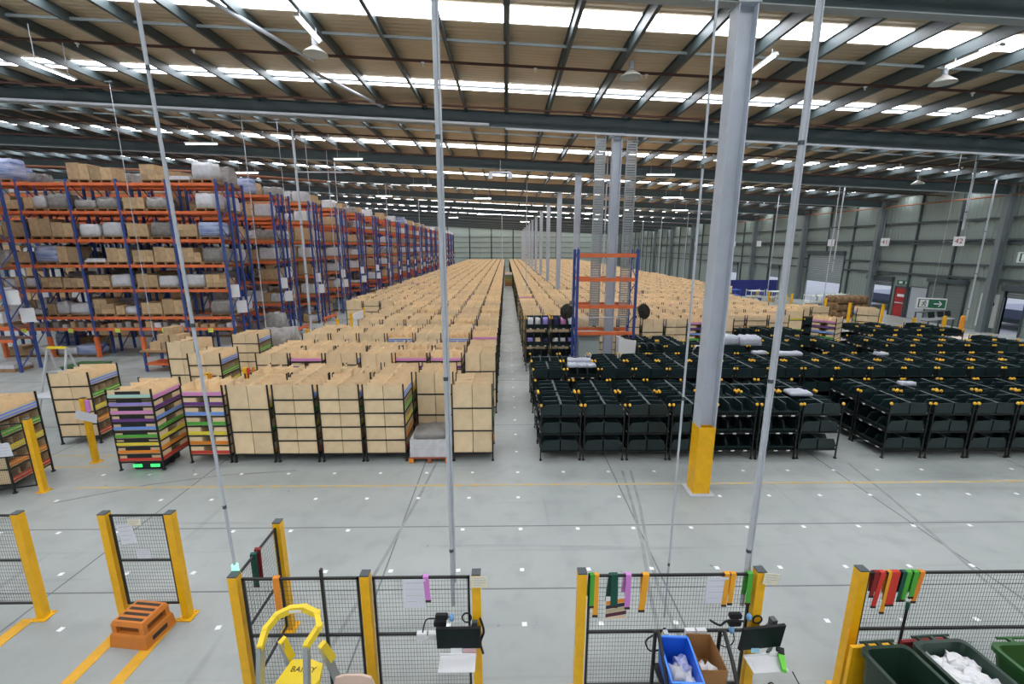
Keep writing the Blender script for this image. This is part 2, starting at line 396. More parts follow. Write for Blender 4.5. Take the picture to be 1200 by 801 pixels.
for n in (3, 5, 7, 9):
    FR[n] = frame_mb(n).mesh('frame', BLACKM)
    for top in (False, True): BINM[n, top] = bin_mb(n, top).mesh('cardboard_bin', CARD)
    _, h = tier_z(n)
    for c in set(KINDS[n]):
        s = MB()
        if n == 5: s.box(.479, .486, -.472, .472, .03, .075).box(.479, .486, -.472, .472, .10, .14)
        else: s.box(.479, .486, -.472, .472, .012, .012 + min(.085, h * .36))
        STR[n, c] = s.mesh('shelf_strip', SCOL[c])
def card_shelf(n, loc, rz, label, group, cols=None, front=None):
    t = thing('mobile_shelf', label, 'shelf', loc, rz, group)
    ob('frame', FR[n], t)
    zs, h = tier_z(n); cols = cols or KINDS[n]
    for i, z in enumerate(zs):
        for sgn in (1, -1):
            b = ob('cardboard_bin', BINM[n, i == n - 1], t, (0, 0, z), 0 if sgn > 0 else PI)
            ob('shelf_strip', STR[n, cols[i]], b)
    return t
def simple_shelf_mb(n, mb, ox=0., oy=0., rot=False, cols=None, dz=0.0, mi=None):
    # a whole shelf in one mesh for those too far off to show bins: cardboard walls, open top, tier lines, strips
    zs, h = tier_z(n); mi = mi or {'card': 0, 'black': 1}
    def B(x0, x1, y0, y1, a, b, m):
        if rot: x0, x1, y0, y1 = y0, y1, x0, x1
        mb.box(ox + x0, ox + x1, oy + y0, oy + y1, a, b, mi[m])
    zf = zs[-1]
    zf0 = zf; zf = ZT - .16 - .05
    B(-.475, .475, -.478, .478, ZB, zf + .05, 'card')
    for sy in (-1, 1): B(-.475, .475, min(sy * .478, sy * .468), max(sy * .478, sy * .468), zf + .05, ZT + dz, 'card')
    B(-.012, .012, -.468, .468, zf + .05, ZT + dz, 'card')
    for k in (-1, 1): B(-.46, .46, k * .16 - .006, k * .16 + .006, zf + .05, ZT + dz - .03, 'card')
    for sx in (-1, 1): B(min(sx * .478, sx * .468), max(sx * .478, sx * .468), -.468, .468, zf + .05, zf + .13, 'card')
    for z in zs: B(-.49, .49, -.49, .49, z - .028, z, 'black')
    for sx in (-1, 1):
        for sy in (-1, 1): B(sx * .485 - .014, sx * .485 + .014, sy * .485 - .014, sy * .485 + .014, .0, ZT - .02, 'black')
    if cols:
        for i, z in enumerate(zs[-3:]):
            c = cols[n - 3 + i] if n > 3 else cols[i]
            for sx in (-1, 1): B(min(sx * .48, sx * .487), max(sx * .48, sx * .487), -.47, .47, z + .02, z + .1, c)
    return mb
SM = {}
for n in (3, 5, 7):
    for rot in (False, True):
        cs = KINDS[n][-3:]
        mi = {'card': 0, 'black': 1}; mats = [CARD, BLACKM]
        for c in cs:
            if c not in mi: mi[c] = len(mats); mats.append(SCOL[c])
        SM[n, rot] = simple_shelf_mb(n, MB(), rot=rot, cols=KINDS[n], mi=mi).mesh('mobile_shelf', mats)
# which cells of the robot grid hold which shelf
SKIP = {(13, 9), (14, 9), (15, 9), (14, 10), (13, 10), (15, 10), (17, 12), (18, 12), (19, 12), (18, 13), (17, 13), (19, 13), (18, 10)}
def occupied_beige(ix, iy):
    if ix == 0: return False
    if iy > 3 * 34: return False
    if iy % 3 == 2 and iy < 60: return False
    if ix < 0:
        if iy < 8: return ix >= -7
        if iy < 16: return ix >= -6
        return ix >= -9
    lo = 9
    if ix <= 2: lo = 9
    elif ix <= 4: lo = 9
    elif ix <= 9: lo = 9
    elif ix <= 14: lo = 10
    else: lo = 13
    if (ix, iy) in SKIP: return False
    hi = 17 if iy < 14 else (14 if iy < 25 else 17)
    if abs(GX0 + G * ix - 4.17) < .7 and abs(((GY0 + G * iy - 8.7) % 9.0 + 4.5) % 9.0 - 4.5) < .75: return False
    return iy >= lo and ix <= hi
special = {(-2, 0): None, (-1, 1): None, (-7, 0): (7, PI / 2), (-6, 0): (3, 0), (-5, 0): (5, 0), (-4, 0): (5, 0), (-3, 0): (5, 0), (-1, 0): (3, 0),
           (-2, 1): (3, 0), (-1, 3): (3, 0), (-2, 3): (7, PI / 2), (-3, 3): (7, PI / 2), (-4, 3): (3, 0), (-5, 3): (5, 0), (-6, 3): (7, PI / 2), (-7, 3): (5, 0),
           (-7, 1): None, (-1, 6): (7, PI / 2), (-2, 6): (5, PI / 2), (-3, 6): (3, 0), (-4, 6): (5, PI / 2), (-5, 6): (3, 0),
           (5, 9): (5, 0), (6, 9): (3, 0), (7, 9): (5, 0), (8, 9): (7, PI / 2), (9, 9): (3, 0), (2, 9): (5, 0), (1, 9): (3, 0)}
cells = []
rr = random.Random(21)
for iy in range(0, 103):
    for ix in range(-12, 20):
        if not occupied_beige(ix, iy): continue
        sp = special.get((ix, iy), 0)
        if sp is None: continue
        if sp == 0:
            if rr.random() < .035: rr.random(); continue
            n = rr.choice([3, 3, 3, 5, 5, 5, 7, 7]); rz = rr.choice([0, 0, 0, 0, PI / 2, PI / 2])
        else: n, rz = sp
        cells.append((ix, iy, n, rz))
cells.sort(key=lambda c: (GX0 + G * c[0]) ** 2 * .35 + (GY0 + G * c[1]) ** 2)
def rowname(iy): return ORD[iy - iy // 3 + 1] if iy < 60 else ''
NDET = 96
stuff_cells = []
tiername = {3: 'three-tier', 5: 'five-tier', 7: 'seven-tier', 9: 'nine-tier'}
for i, (ix, iy, n, rz) in enumerate(cells):
    x, y = GX0 + G * ix, GY0 + G * iy
    side = 'left' if ix < 0 else 'right'
    x += rr.uniform(-.012, .012); y += rr.uniform(-.012, .012)
    if ix in (1, 2) and iy == 7: y += .32
    if i >= 300: stuff_cells.append((x, y, n, abs(rz) > .1)); continue
    grp = f'cardboard shelves {side} of the centre aisle'
    if iy <= 30:
        lab = f'{tiername[n]} cardboard bin shelf, {rowname(iy)} row back, {ORD[abs(ix)]} {side} of centre aisle'
    else:
        lab = f'{tiername[n]} cardboard bin shelf, {rowname(iy)} row back, {ORD[abs(ix)]} {side} of centre aisle'
    if i < NDET:
        t = card_shelf(n, (x, y, 0), rz + rr.uniform(-.008, .008), lab, grp)
    else:
        t = ob('mobile_shelf', SM[n, abs(rz) > .1], None, (x, y, 0), rr.uniform(-.008, .008), label=lab, cat='shelf', group=grp)
mi = {'card': 0, 'black': 1}; mats = [CARD, BLACKM]
for c in RAIN7: mi[c] = len(mats); mats.append(SCOL[c])
big = MB()
for (x, y, n, rot) in stuff_cells:
    simple_shelf_mb(n, big, x, y, rot, KINDS[n], rr.uniform(-.05, .04), mi)
ob('shelf_field', (big, mats), label='mass of cardboard bin shelves stretching away to the far wall', cat='shelves', kind='stuff')
# loose contents showing over the top bins
def top_item(x, y, z, w_, d, h, mt, label, name='parcel', cat='parcel', rz=0., seed=1):
    ob(name, (MB().lump(-w_ / 2, w_ / 2, -d / 2, d / 2, 0, h, random.Random(seed), 4, .12), mt, True), None, (x, y, z), rz, label=label, cat=cat, group='parcels on the shelves')
# the shelf being carried, those waiting at the left station
t = card_shelf(7, (-8.58, 10.15, .06), .04, 'many-tiered rainbow striped cardboard shelf carried by a robot in front aisle', 'shelves at the left picking station')
zs9, h9 = tier_z(9)
for z, c in zip(zs9, RAIN9):
    ob('shelf_strip', STR[9, c], t, (0, -.012, z + .01), -PI / 2)
    ob('rail_dark_opening', (MB().box(-.5, .5, -.502, -.484, -.03, .0).box(-.3, .25, -.489, -.483, .09, .165), BLACKM), t, (0, 0, z))  # black rail, plus a black panel painting the shaded bin opening
t = thing('carrier_robot', 'low dark floor robot with green lights beneath the rainbow striped shelf', 'robot', (-8.58, 10.15, 0), .04)
ob('body', (MB().prism([(-.34, -.28), (-.28, -.36), (.28, -.36), (.34, -.28), (.34, .28), (.28, .36), (-.28, .36), (-.34, .28)], 2, .03, .2), mat('robot_dark', (26, 30, 44), .4)), t)
ob('lift_plate', (MB().lathe([(.24, .2), (.24, .235)], 16), DSTEEL), t)
GLOW = mat('green_lamp', (60, 230, 110), .4, emit=1.6)
for a in (-.2, .2):
    ob('light_strip', (MB().box(a - .1, a + .1, -.375, -.355, .08, .15), GLOW), t)
for sx in (-1, 1): ob('wheel', (MB().tube([(sx * .3, 0, .07), (sx * .36, 0, .07)], .07, 12), RUBBER), t)
card_shelf(5, (-11.5, 11.75, 0), math.radians(4), 'rainbow-lipped five-tier cardboard shelf beside the pink-strapped yellow post', 'shelves at the left picking station')
card_shelf(5, (-11.15, 9.2, 0), math.radians(8), 'five-tier cardboard shelf with coloured lips cut by left picture edge', 'shelves at the left picking station')
card_shelf(3, (-11.3, 15.6, 0), .0, 'tall three-tier cardboard shelf at back of the left picking station', 'shelves at the left picking station')
card_shelf(5, (-9.35, 13.85, 0), .03, 'five-tier cardboard shelf with green and yellow lips behind the striped shelf', 'shelves at the left picking station')
card_shelf(5, (-9.9, 17.0, 0), .03, 'cardboard shelf with yellow lip partly hidden behind left station shelves', 'shelves at the left picking station')
card_shelf(7, (15.31, 20.6, 0), math.radians(38), 'pastel striped seven-tier shelf standing alone among the black bins', 'striped shelves among the black bins')
card_shelf(5, (19.6, 23.6, 0), math.radians(-30), 'cardboard shelf with green and yellow lips near the hanging exit sign', 'striped shelves among the black bins')
card_shelf(5, (.33, 58, 0), PI / 2, 'cardboard bin shelf standing far down the empty centre aisle', 'striped shelves among the black bins')

# ------------------------------------------------------------------ mobile shelves with dark plastic bins
BZ = [.25, .71, 1.17]
def bframe(mb=None, m=0, mt=1):
    mb = mb or MB()
    for sx in (-1, 1):
        for sy in (-1, 1):
            mb.box(sx * .485 - .013, sx * .485 + .013, sy * .485 - .013, sy * .485 + .013, .02, 1.42, m)
            mb.box(sx * .485 - .028, sx * .485 + .028, sy * .485 - .028, sy * .485 + .028, 0, .03, m)
    for z in BZ:
        mb.box(-.495, .495, -.495, .495, z - .03, z - .005, m)
        for sx in (-1, 1):
            for k in (-1, 0, 1): mb.box(min(sx * .496, sx * .5), max(sx * .496, sx * .5), k * .315 - .045, k * .315 + .045, z - .035, z - .003, mt)
    return mb
def hopper(mb=None, m=0, sgn=1, oy=0., z0=0., rim=None):
    mb = mb or MB(); w2 = .153; X = lambda x: sgn * x
    prof = [(X(.012), z0), (X(.43), z0), (X(.475), z0 + .1), (X(.4), z0 + .265), (X(.012), z0 + .285)]
    if sgn < 0: prof = prof[::-1]
    mb.prism(prof, 1, oy - w2, oy - w2 + .006, m); mb.prism(prof, 1, oy + w2 - .006, oy + w2, m)
    mb.box(min(X(.012), X(.43)), max(X(.012), X(.43)), oy - w2, oy + w2, z0, z0 + .006, m)
    mb.box(min(X(.012), X(.018)), max(X(.012), X(.018)), oy - w2, oy + w2, z0, z0 + .285, m)
    if rim is not None:  # bin rims, their paler colour painting light onto the top edges
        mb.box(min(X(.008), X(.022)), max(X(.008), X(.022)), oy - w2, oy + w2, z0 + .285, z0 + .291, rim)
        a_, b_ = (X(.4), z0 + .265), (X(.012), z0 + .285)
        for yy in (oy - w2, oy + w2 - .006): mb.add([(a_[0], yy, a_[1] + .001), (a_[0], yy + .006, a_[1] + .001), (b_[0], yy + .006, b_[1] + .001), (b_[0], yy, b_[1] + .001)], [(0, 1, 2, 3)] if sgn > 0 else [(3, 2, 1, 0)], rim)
    p = [(X(.43), z0), (X(.437), z0), (X(.482), z0 + .1), (X(.475), z0 + .1)]
    mb.prism(p if sgn > 0 else p[::-1], 1, oy - w2, oy + w2, m)
    return mb
def cap_mb(mb=None, m=0, c=(0, 0, 0)):
    return (mb or MB()).lathe([(.012, -.035), (.034, -.02), (.036, .012), (.02, .036), (.004, .04)], 8, m, c)
BFR = bframe().mesh('frame', [BLACKM, TAG]); HOP = hopper(rim=1).mesh('plastic_bin', [BINB, RIM_LIT]); CAP = cap_mb().mesh('corner_cap', CAPY, True)
def black_shelf(loc, rz, label, group):
    t = thing('mobile_bin_shelf', label, 'shelf', loc, rz, group)
    ob('frame', BFR, t)
    for z in BZ:
        for k in (-1, 0, 1):
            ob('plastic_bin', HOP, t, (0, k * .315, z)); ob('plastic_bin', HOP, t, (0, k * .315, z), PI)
    for sx in (-1, 1):
        for sy in (-1, 1): ob('corner_cap', CAP, t, (sx * .485, sy * .485, 1.44))
    return t
bs = bframe()
for z in BZ:
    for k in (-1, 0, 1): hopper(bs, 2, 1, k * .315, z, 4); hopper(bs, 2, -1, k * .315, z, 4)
for sx in (-1, 1):
    for sy in (-1, 1): cap_mb(bs, 3, (sx * .485, sy * .485, 1.44))
BSIMPLE = bs.mesh('mobile_bin_shelf', [BLACKM, TAG, BINB, CAPY, RIM_LIT])
bspec = {(5, 0): PI / 2, (6, 0): PI / 2, (5, 1): PI / 2, (6, 1): PI / 2, (2, 3): PI / 2, (2, 4): PI / 2, (1, 4): PI / 2, (1, 6): PI / 2, (2, 6): PI / 2}
rb = random.Random(5); black_cells = []
for iy in range(0, 14):
    if iy % 3 == 2: continue
    for ix in range(1, 20):
        lim = 4 if ix <= 2 else (4 if ix <= 4 else (7 if ix <= 6 else (7 if ix <= 9 else (9 if ix <= 14 else 12))))
        if iy > lim: continue
        if ix == 8 and iy < 2: continue
        if (ix in (3, 4)) and 5 <= iy <= 6: continue
        if ix == 13 and iy in (6, 7): continue
        if (ix, iy) in SKIP: continue
        if GX0 + G * ix > 9 + (GY0 + G * iy) * 1.12 : continue
        if iy > 4 and rb.random() < .05: continue
        black_cells.append((ix, iy))
black_cells.sort(key=lambda c: c[1] * 1.6 + abs(c[0]) * .3)
for i, (ix, iy) in enumerate(black_cells):
    rz = bspec.get((ix, iy), rb.choice([0, 0, 0, 0, PI / 2]) if iy > 4 else 0) + rb.uniform(-.008, .008)
    x, y = GX0 + G * ix + rb.uniform(-.012, .012), GY0 + G * iy + rb.uniform(-.012, .012)
    lab = f'black plastic bin shelf, {rowname(iy)} row back, {ORD[ix]} place right of centre aisle'
    if iy <= 4: black_shelf((x, y, 0), rz, lab, 'black bin shelves right of the aisle')
    else: ob('mobile_bin_shelf', BSIMPLE, None, (x, y, 0), rz, label=lab, cat='shelf', group='black bin shelves right of the aisle')
for ix in (1, 2):
    t = black_shelf((GX0 + G * ix, 18.7, 0), PI / 2, f'tall black shelf crammed with packets, {["aisle-side", "rack-side"][ix - 1]} one before cardboard block', 'black bin shelves right of the aisle'); t.scale = (1, 1, 1.6)
# grey bags and goods lying in the top bins
POLY = mat('grey_polybag', (176, 182, 194), .35, noise=.12, scale=8)
def cell(ix, iy, dx=0, dy=0): return (GX0 + G * ix + dx, GY0 + G * iy + dy)
bags = [(7, 0, -.2, .25, .55, .42, 'grey plastic bag on the end shelf of the front black row'), (13, 0, .0, .2, .8, .5, 'large grey bag draped over front right black shelf'),
        (10, 1, .1, -.1, .4, .2, 'small grey bag on second-row black shelf right of the gap'), (9, 4, .0, .1, .9, .3, 'long grey bag lying across black shelf past the grey pole'),
        (8, 4, .2, .35, .5, .25, 'flat grey bag behind the long grey bag'), (8, 6, -.2, .0, .95, .75, 'big heap of pale grey plastic bags on black shelf'),
        (8, 6, .65, -.2, .8, .6, 'slumped grey bag right of the big bag heap'), (12, 4, .1, .1, .4, .25, 'small grey bag lying on back black shelf'),
        (2, 3, -.3, -.2, .3, .35, 'leftmost grey garment bag in the black shelf holding grey bags'), (2, 3, .0, -.2, .3, .35, 'middle grey garment bag in the black shelf holding grey bags'),
        (2, 3, .3, -.2, .3, .35, 'right grey garment bag in the black shelf holding grey bags'), (2, 3, .0, .3, .8, .3, 'long pale bag at rear of the black shelf holding grey bags')]
for i, (ix, iy, dx, dy, w_, d, lab) in enumerate(bags):
    x, y = cell(ix, iy, dx, dy)
    ob('plastic_bag', (MB().lump(-w_ / 2, w_ / 2, -d / 2, d / 2, 0, .09 if w_ < .7 else (.3 if iy == 6 else .13), random.Random(i), 5, .13), POLY, True), None, (x, y, 1.455), 0, label=lab, cat='bag', group='grey bags in the black shelves')
gcol = [WHITE, SCOL['pink'], mat('navy_fabric', (38, 40, 76), .8), CARD, SCOL['lilac'], WRAP]
gn = ['white', 'pink', 'navy', 'brown', 'lilac', 'pale']
k = 0
for ix in (1, 2):
    for z in (1.89, 1.15):
        for j in (-1, 0, 1):
            x, y = GX0 + G * ix + j * .315, 18.42; c = (k * 5 + k // 3) % 6
            ob('packet', (MB().lump(-.12, .12, -.11, .11, 0, .24 if z < 1.5 else .36, random.Random(k), 4, .12), gcol[c], True), None, (x, y, z), 0,
               label=f'{gn[c]} packet in {"top" if z > 1.5 else "middle"} tier, {["left", "middle", "right"][j + 1]} bin of {["aisle-side", "rack-side"][ix - 1]} goods shelf', cat='packet', group='packets in the goods shelves'); k += 1
for j, (dx, dy, cc, nm) in enumerate([(-.3, -.3, 0, 'white packet'), (-.05, -.3, 3, 'tan packet'), (.2, -.32, 2, 'navy packet'), (.35, -.05, 3, 'small tan carton')]):
    x, y = cell(7, 6, dx, dy)
    ob('packet', (MB().lump(-.11, .11, -.1, .1, 0, .2, random.Random(40 + j), 4, .12), gcol[cc], True), None, (x, y, 1.2), 0, label=f'{nm} in the black shelf left of the big bag heap', cat='packet', group='packets in the goods shelves')
# wrapped pallet standing in the front row
def pallet_mb(w_=1.0, d=1.0):
    m = MB()
    for k in range(5): m.box(-w_ / 2, w_ / 2, -d / 2 + k * d / 5 + .01, -d / 2 + (k + 1) * d / 5 - .02, .11, .135)
    for k in (-1, 0, 1): m.box(k * (w_ / 2 - .06) - .05, k * (w_ / 2 - .06) + .05, -d / 2, d / 2, .0, .11)
    return m
PAL = pallet_mb().mesh('pallet', WOOD)
t = thing('wrapped_pallet', 'low white wrapped load on a pallet between cardboard shelves, front row', 'pallet', (GX0 - 2 * G, GY0 - .1, 0))
ob('pallet', pallet_mb(1.0, 1.0).mesh('pallet', mat('red_pallet', (150, 84, 60), .7)), t)
ob('wrapped_load', (MB().box(-.48, .48, -.46, .46, .14, .36).box(-.475, .475, -.455, .455, .365, .58), WRAP), t)
ob('top_sheet', (MB().lump(-.42, .4, -.4, .42, .58, .7, random.Random(9), 6, .09), GREYWRAP, True), t)
for sx in (-1, 1): ob('corner_block', (MB().box(sx * .45 - .06, sx * .45 + .06, -.505, -.49, .02, .12), SCOL['orange']), t)
# ------------------------------------------------------------------ pallet racking on the left
LEV = [1.42, 1.96, 3.25, 4.39, 5.54, 6.78, 8.0]; RH = 8.15; BAY = 2.2; RD = .8
def upright(depth=RD, h=RH, mb=None, ox=0., oy=0., m=0):
    mb = mb or MB()
    for y in (0, depth): mb.box(ox - .05, ox + .05, oy + y - .035, oy + y + .035, 0, h, m)
    n = 8; s = h / n
    for k in range(n):
        a, b = (0, depth) if k % 2 == 0 else (depth, 0)
        mb.bar((ox, oy + a, .15 + k * s), (ox, oy + b, .15 + (k + .85) * s), .03, .03, m)
    return mb
UPM = upright().mesh('upright_frame', BLUE)
BEAM = MB().box(.06, BAY - .06, -.025, .025, -.13, 0).box(.03, .06, -.035, .035, -.2, .03).box(BAY - .06, BAY - .03, -.035, .035, -.2, .03).mesh('beam', ORANGE)
DECK = MB()
for k in range(9): DECK.box(.06, BAY - .06, .03 + k * .085, .03 + k * .085 + .05, -.02, .0)
DECK = DECK.mesh('shelf_deck', mat('mesh_deck', (120, 112, 104), .6))
GUARD = MB().box(-.075, .075, -.09, -.04, 0, 1.0).box(-.075, -.06, -.09, .05, 0, 1.0).box(.06, .075, -.09, .05, 0, 1.0).mesh('upright_guard', ORANGE)
SIGN = MB().box(-.02, -.005, -.22, .22, -.3, .3).mesh('aisle_sign', WHITE)
def rack(x_end, y0, nb, label, signs=True, guards=False, levels=LEV):
    t = thing('pallet_rack', label, 'rack', (x_end, y0, 0), 0, 'pallet racks on the left')
    for k in range(nb + 1):
        ob('upright_frame', UPM, t, (-BAY * k, 0, 0))
        if guards: ob('upright_guard', GUARD, t, (-BAY * k, 0, 0))
    for k in range(nb):
        for z in levels:
            ob('beam', BEAM, t, (-BAY * (k + 1), 0, z)); ob('beam', BEAM, t, (-BAY * (k + 1), RD, z))
            ob('shelf_deck', DECK, t, (-BAY * (k + 1), 0, z))
    if signs:
        ob('aisle_sign', SIGN, t, (.1, .2, 3.15), rot=(0, 0, -.9)); 
        ob('aisle_sign', SIGN, t, (.1, .65, 2.35), rot=(0, 0, -.9))
    return t
# loads
def load_mb(kind, seed):
    r = random.Random(seed); mb = MB(); parts = []
    if kind == 'carton':
        h = r.uniform(.5, .8); w1 = r.uniform(.35, .6)
        parts = [('carton', MB().box(-.47, -.47 + w1, -.36, .36, .14, .14 + h), CARDW), ('carton', MB().box(-.46 + w1, .47, -.36, .36, .14, .14 + h * r.uniform(.8, 1)), CARDW)]
    elif kind == 'cartons':
        h = r.uniform(.2, .3)
        for j in range(r.choice([2, 3])):
            for i in range(3):
                if j == 2 and i == 2: continue
                parts.append(('carton', MB().box(-.47 + .315 * i, -.47 + .315 * (i + 1) - .012, -.36, .36 - r.uniform(0, .1), .14 + h * j, .14 + h * (j + 1) - .006), CARDW))
    elif kind == 'wrap': parts = [('wrapped_stack', MB().lump(-.45, .45, -.36, .36, .14, .14 + r.uniform(.55, .85), r, 5, .05), WRAP)]
    elif kind == 'grey': parts = [('wrapped_stack', MB().lump(-.46, .46, -.36, .36, .14, .14 + r.uniform(.3, .7), r, 5, .12), GREYWRAP)]
    elif kind == 'blue': parts = [('wrapped_stack', MB().lump(-.5, .5, -.38, .38, .14, .14 + r.uniform(.5, .8), r, 5, .03), WRAPB)]
    elif kind == 'flat': parts = [('flat_sheet_pile', MB().box(-.48, .48, -.37, .37, .14, .22).box(-.44, .4, -.3, .35, .22, .3), WRAP)]
    elif kind == 'mixed':
        parts = [('carton', MB().box(-.47, -.1, -.35, .3, .14, .14 + r.uniform(.25, .5)), CARDW), ('bundle', MB().lump(-.08, .46, -.34, .34, .14, .14 + r.uniform(.25, .6), r, 4, .12), WRAP)]
    return parts
LDESC = {'carton': 'pair of brown cartons', 'cartons': 'stack of small brown cartons', 'wrap': 'white stretch-wrapped stack', 'grey': 'sagging grey wrapped load',
         'blue': 'blue printed wrapped stack', 'flat': 'low pile of flat pale sheets', 'mixed': 'brown carton beside a pale bundle'}
LOADS = []
for i, kd in enumerate(['carton', 'cartons', 'wrap', 'grey', 'mixed', 'carton', 'flat', 'cartons', 'wrap', 'grey', 'mixed', 'blue', 'carton', 'wrap']):
    ps = load_mb(kd, 100 + i)
    LOADS.append((kd, [(nm, mb.mesh(nm, mt, nm in ('wrapped_stack', 'bundle'))) for nm, mb, mt in ps]))
SPAL = MB()
for k in range(4): SPAL.box(-.5, .5, -.38 + k * .2, -.38 + k * .2 + .14, .1, .13)
for k in (-1, 0, 1): SPAL.box(k * .45 - .04, k * .45 + .04, -.38, .38, 0, .1)
SPALM = SPAL.mesh('pallet', WOOD)
LSIMPLE = []
for i, (kd, ps) in enumerate(LOADS):
    m = MB(); mats_ = [WOOD]; m.box(-.5, .5, -.38, .38, .0, .13, 0)
    for nm, mb, mt in load_mb(kd, 100 + i):
        if mt not in mats_: mats_.append(mt)
        o = len(m.v); m.v += mb.v; m.f += [tuple(a + o for a in f) for f in mb.f]; m.m += [mats_.index(mt)] * len(mb.f)
    LSIMPLE.append((m, mats_, m.mesh('pallet_load', mats_, False)))
def load(i, loc, rz, label, group, sc=1.0):
    kd, ps = LOADS[i]
    t = thing('pallet_load', label, 'load', loc, rz, group); t.scale = (1, 1, sc)
    ob('pallet', SPALM, t)
    for nm, me in ps: ob(nm, me, t)
rl = random.Random(77)
rack(-13.0, 21.0, 5, 'blue and orange pallet rack nearest, its beams crossing the left side', True, True)
rack(-13.0, 22.25, 5, 'pallet rack standing back to back behind the nearest rack', False)
rack(-20.5, 18.3, 2, 'pallet rack end with big blue uprights at left picture edge', True)
ZL = [0.0] + LEV
for b in range(5):
    for li, z in enumerate(ZL):
        for s in (0, 1):
            if li == 1 or (li == 0 and rl.random() < .3) or rl.random() < .08: continue
            x = -13 - BAY * b - .6 - 1.0 * s + rl.uniform(-.03, .03)
            k = rl.randrange(len(LOADS)); sc = .62 if li == 0 else (rl.uniform(.8, 1.05) if li < 7 else rl.uniform(.95, 1.35))
            if li == 7: k = [2, 6, 7, 13, 0, 12, None, None, 11, 11][b * 2 + s]
            if k is None: continue
            load(k, (x, 21.4, z), 0, f'{LDESC[LOADS[k][0]]}, {["floor"] + ORD[1:9]} level'.replace(str(["floor"] + ORD[1:9]), (["floor"] + ORD[1:9])[li]) +
                 f', {ORD[b + 1]} bay of nearest rack, {["right", "left"][s]} spot', 'loads on the nearest rack', sc)
            if rl.random() < .8:
                k = rl.randrange(len(LOADS))
                ob('pallet_load', LSIMPLE[k][2], None, (x, 22.65, z), 0, label=f'{LDESC[LOADS[k][0]]} half hidden behind nearest rack, {(["floor"] + ORD[1:9])[li]} level, {ORD[b + 1]} bay {["right", "left"][s]}', cat='load', group='loads half hidden behind the nearest rack')
# small goods on the low shelf of the nearest rack
for b in range(5):
    for j in range(5):
        c = rl.randrange(4); x = -13 - BAY * b - .3 - .4 * j
        w_ = rl.uniform(.2, .34); h = rl.uniform(.12, .3)
        ob('small_carton', (MB().box(-w_ / 2, w_ / 2, -.2, .2, 0, h).box(-w_ / 2 - .01, w_ / 2 + .01, -.02, .02, h - .002, h + .003, 1), [[CARDW, WRAP, GREYWRAP, CARDW][c], WHITE]), None, (x, 21.3, 1.42), rl.uniform(-.1, .1),
           label=f'{["small brown carton", "small white carton", "small grey carton", "squat brown carton"][c]}, low shelf, {ORD[b + 1]} bay of nearest rack, {ORD[5 - j]} from left', cat='carton', group='small cartons on the low shelf')
for b in range(5):
    x = -13 - BAY * b - 1.1
    ob('bay_label', (MB().box(-.12, .12, -.01, .0, -.1, .1), mat('lime_label', (208, 224, 96), .6)), None, (x, 20.95, 1.30), label=f'lime bay label card on beam, {ORD[b + 1]} bay from the rack end', cat='label', group='lime labels on the low beam')
for b in range(2):
    for li, z in enumerate(ZL):
        if li == 1: continue
        k = rl.randrange(len(LOADS)); x = -20.5 - BAY * b - .8
        if li == 7: k = 11
        ob('pallet_load', LSIMPLE[k][2], None, (x, 18.7, z), 0, label=f'stored load on {(["floor"] + ORD[1:9])[li]} level of rack at left edge, {["near", "far"][b]} bay', cat='load', group='loads on the left edge rack')
# the rows of racking further back, ends facing the robot floor
far = MB(); fm = [BLUE, ORANGE, WOOD, CARDW, WRAP, GREYWRAP, WRAPB, WHITE]
def merge(dst, mb, mats_, off):
    o = len(dst.v); dst.v += [(a + off[0], b + off[1], c + off[2]) for a, b, c in mb.v]
    dst.f += [tuple(a + o for a in f) for f in mb.f]
    ix = [fm.index(q) for q in mats_]; dst.m += [ix[q] for q in mb.m]
for r in range(1, 20):
    y = 21.0 + 4.75 * r; nb = 7 if r < 4 else (4 if r < 8 else 3)
    for dbl in (0, 1):
        yy = y + dbl * 1.25
        if r < 6:
            rack(-13.0, yy, nb, f'pallet rack, {ORD[r + 1]} row of racking back, {["front", "rear"][dbl]} half', dbl == 0)
        else:
            mb = MB()
            for k in range(nb + 1): upright(RD, RH, mb, -BAY * k, 0, 0)
            for k in range(nb):
                for z in LEV:
                    for q in (0, RD): mb.box(-BAY * (k + 1) + .05, -BAY * k - .05, q - .025, q + .025, z - .13, z, 1)
            ob('pallet_rack', (mb, [BLUE, ORANGE]), None, (-13.0, yy, 0), label=f'distant pallet rack, {ORD[r + 1]} row of racking back, {["front", "rear"][dbl]} half', cat='rack', group='distant pallet racks')
            if dbl == 0:
                merge(far, MB().box(.1, .12, 0, .45, 2.9, 3.5), [WHITE], (-13, yy, 0)); merge(far, MB().box(.1, .12, .3, .75, 1.9, 2.5), [WHITE], (-13, yy, 0))
        for b in range(nb):
            for li, z in enumerate(ZL):
                if li == 1: continue
                for s in (0, 1):
                    if rl.random() < .12 or (dbl and b > 1): continue
                    k = rl.randrange(len(LOADS)); x = -13 - BAY * b - .6 - 1.0 * s
                    if r < 4 and dbl == 0 and b < 2:
                        ob('pallet_load', LSIMPLE[k][2], None, (x, yy + .4, z), 0, label=f'{LDESC[LOADS[k][0]]}, {(["floor"] + ORD[1:9])[li]} level, {ORD[r + 1]} racking row back, {["outer", "inner"][b]} bay {["end", "far"][s]} spot', cat='load', group=f'loads on the {ORD[r + 1]} racking row')
                    else: merge(far, LSIMPLE[k][0], LSIMPLE[k][1], (x, yy + .4, z))
ob('stored_goods', (far, fm), label='cartons and wrapped loads crowding the distant racking rows', cat='goods', kind='stuff')
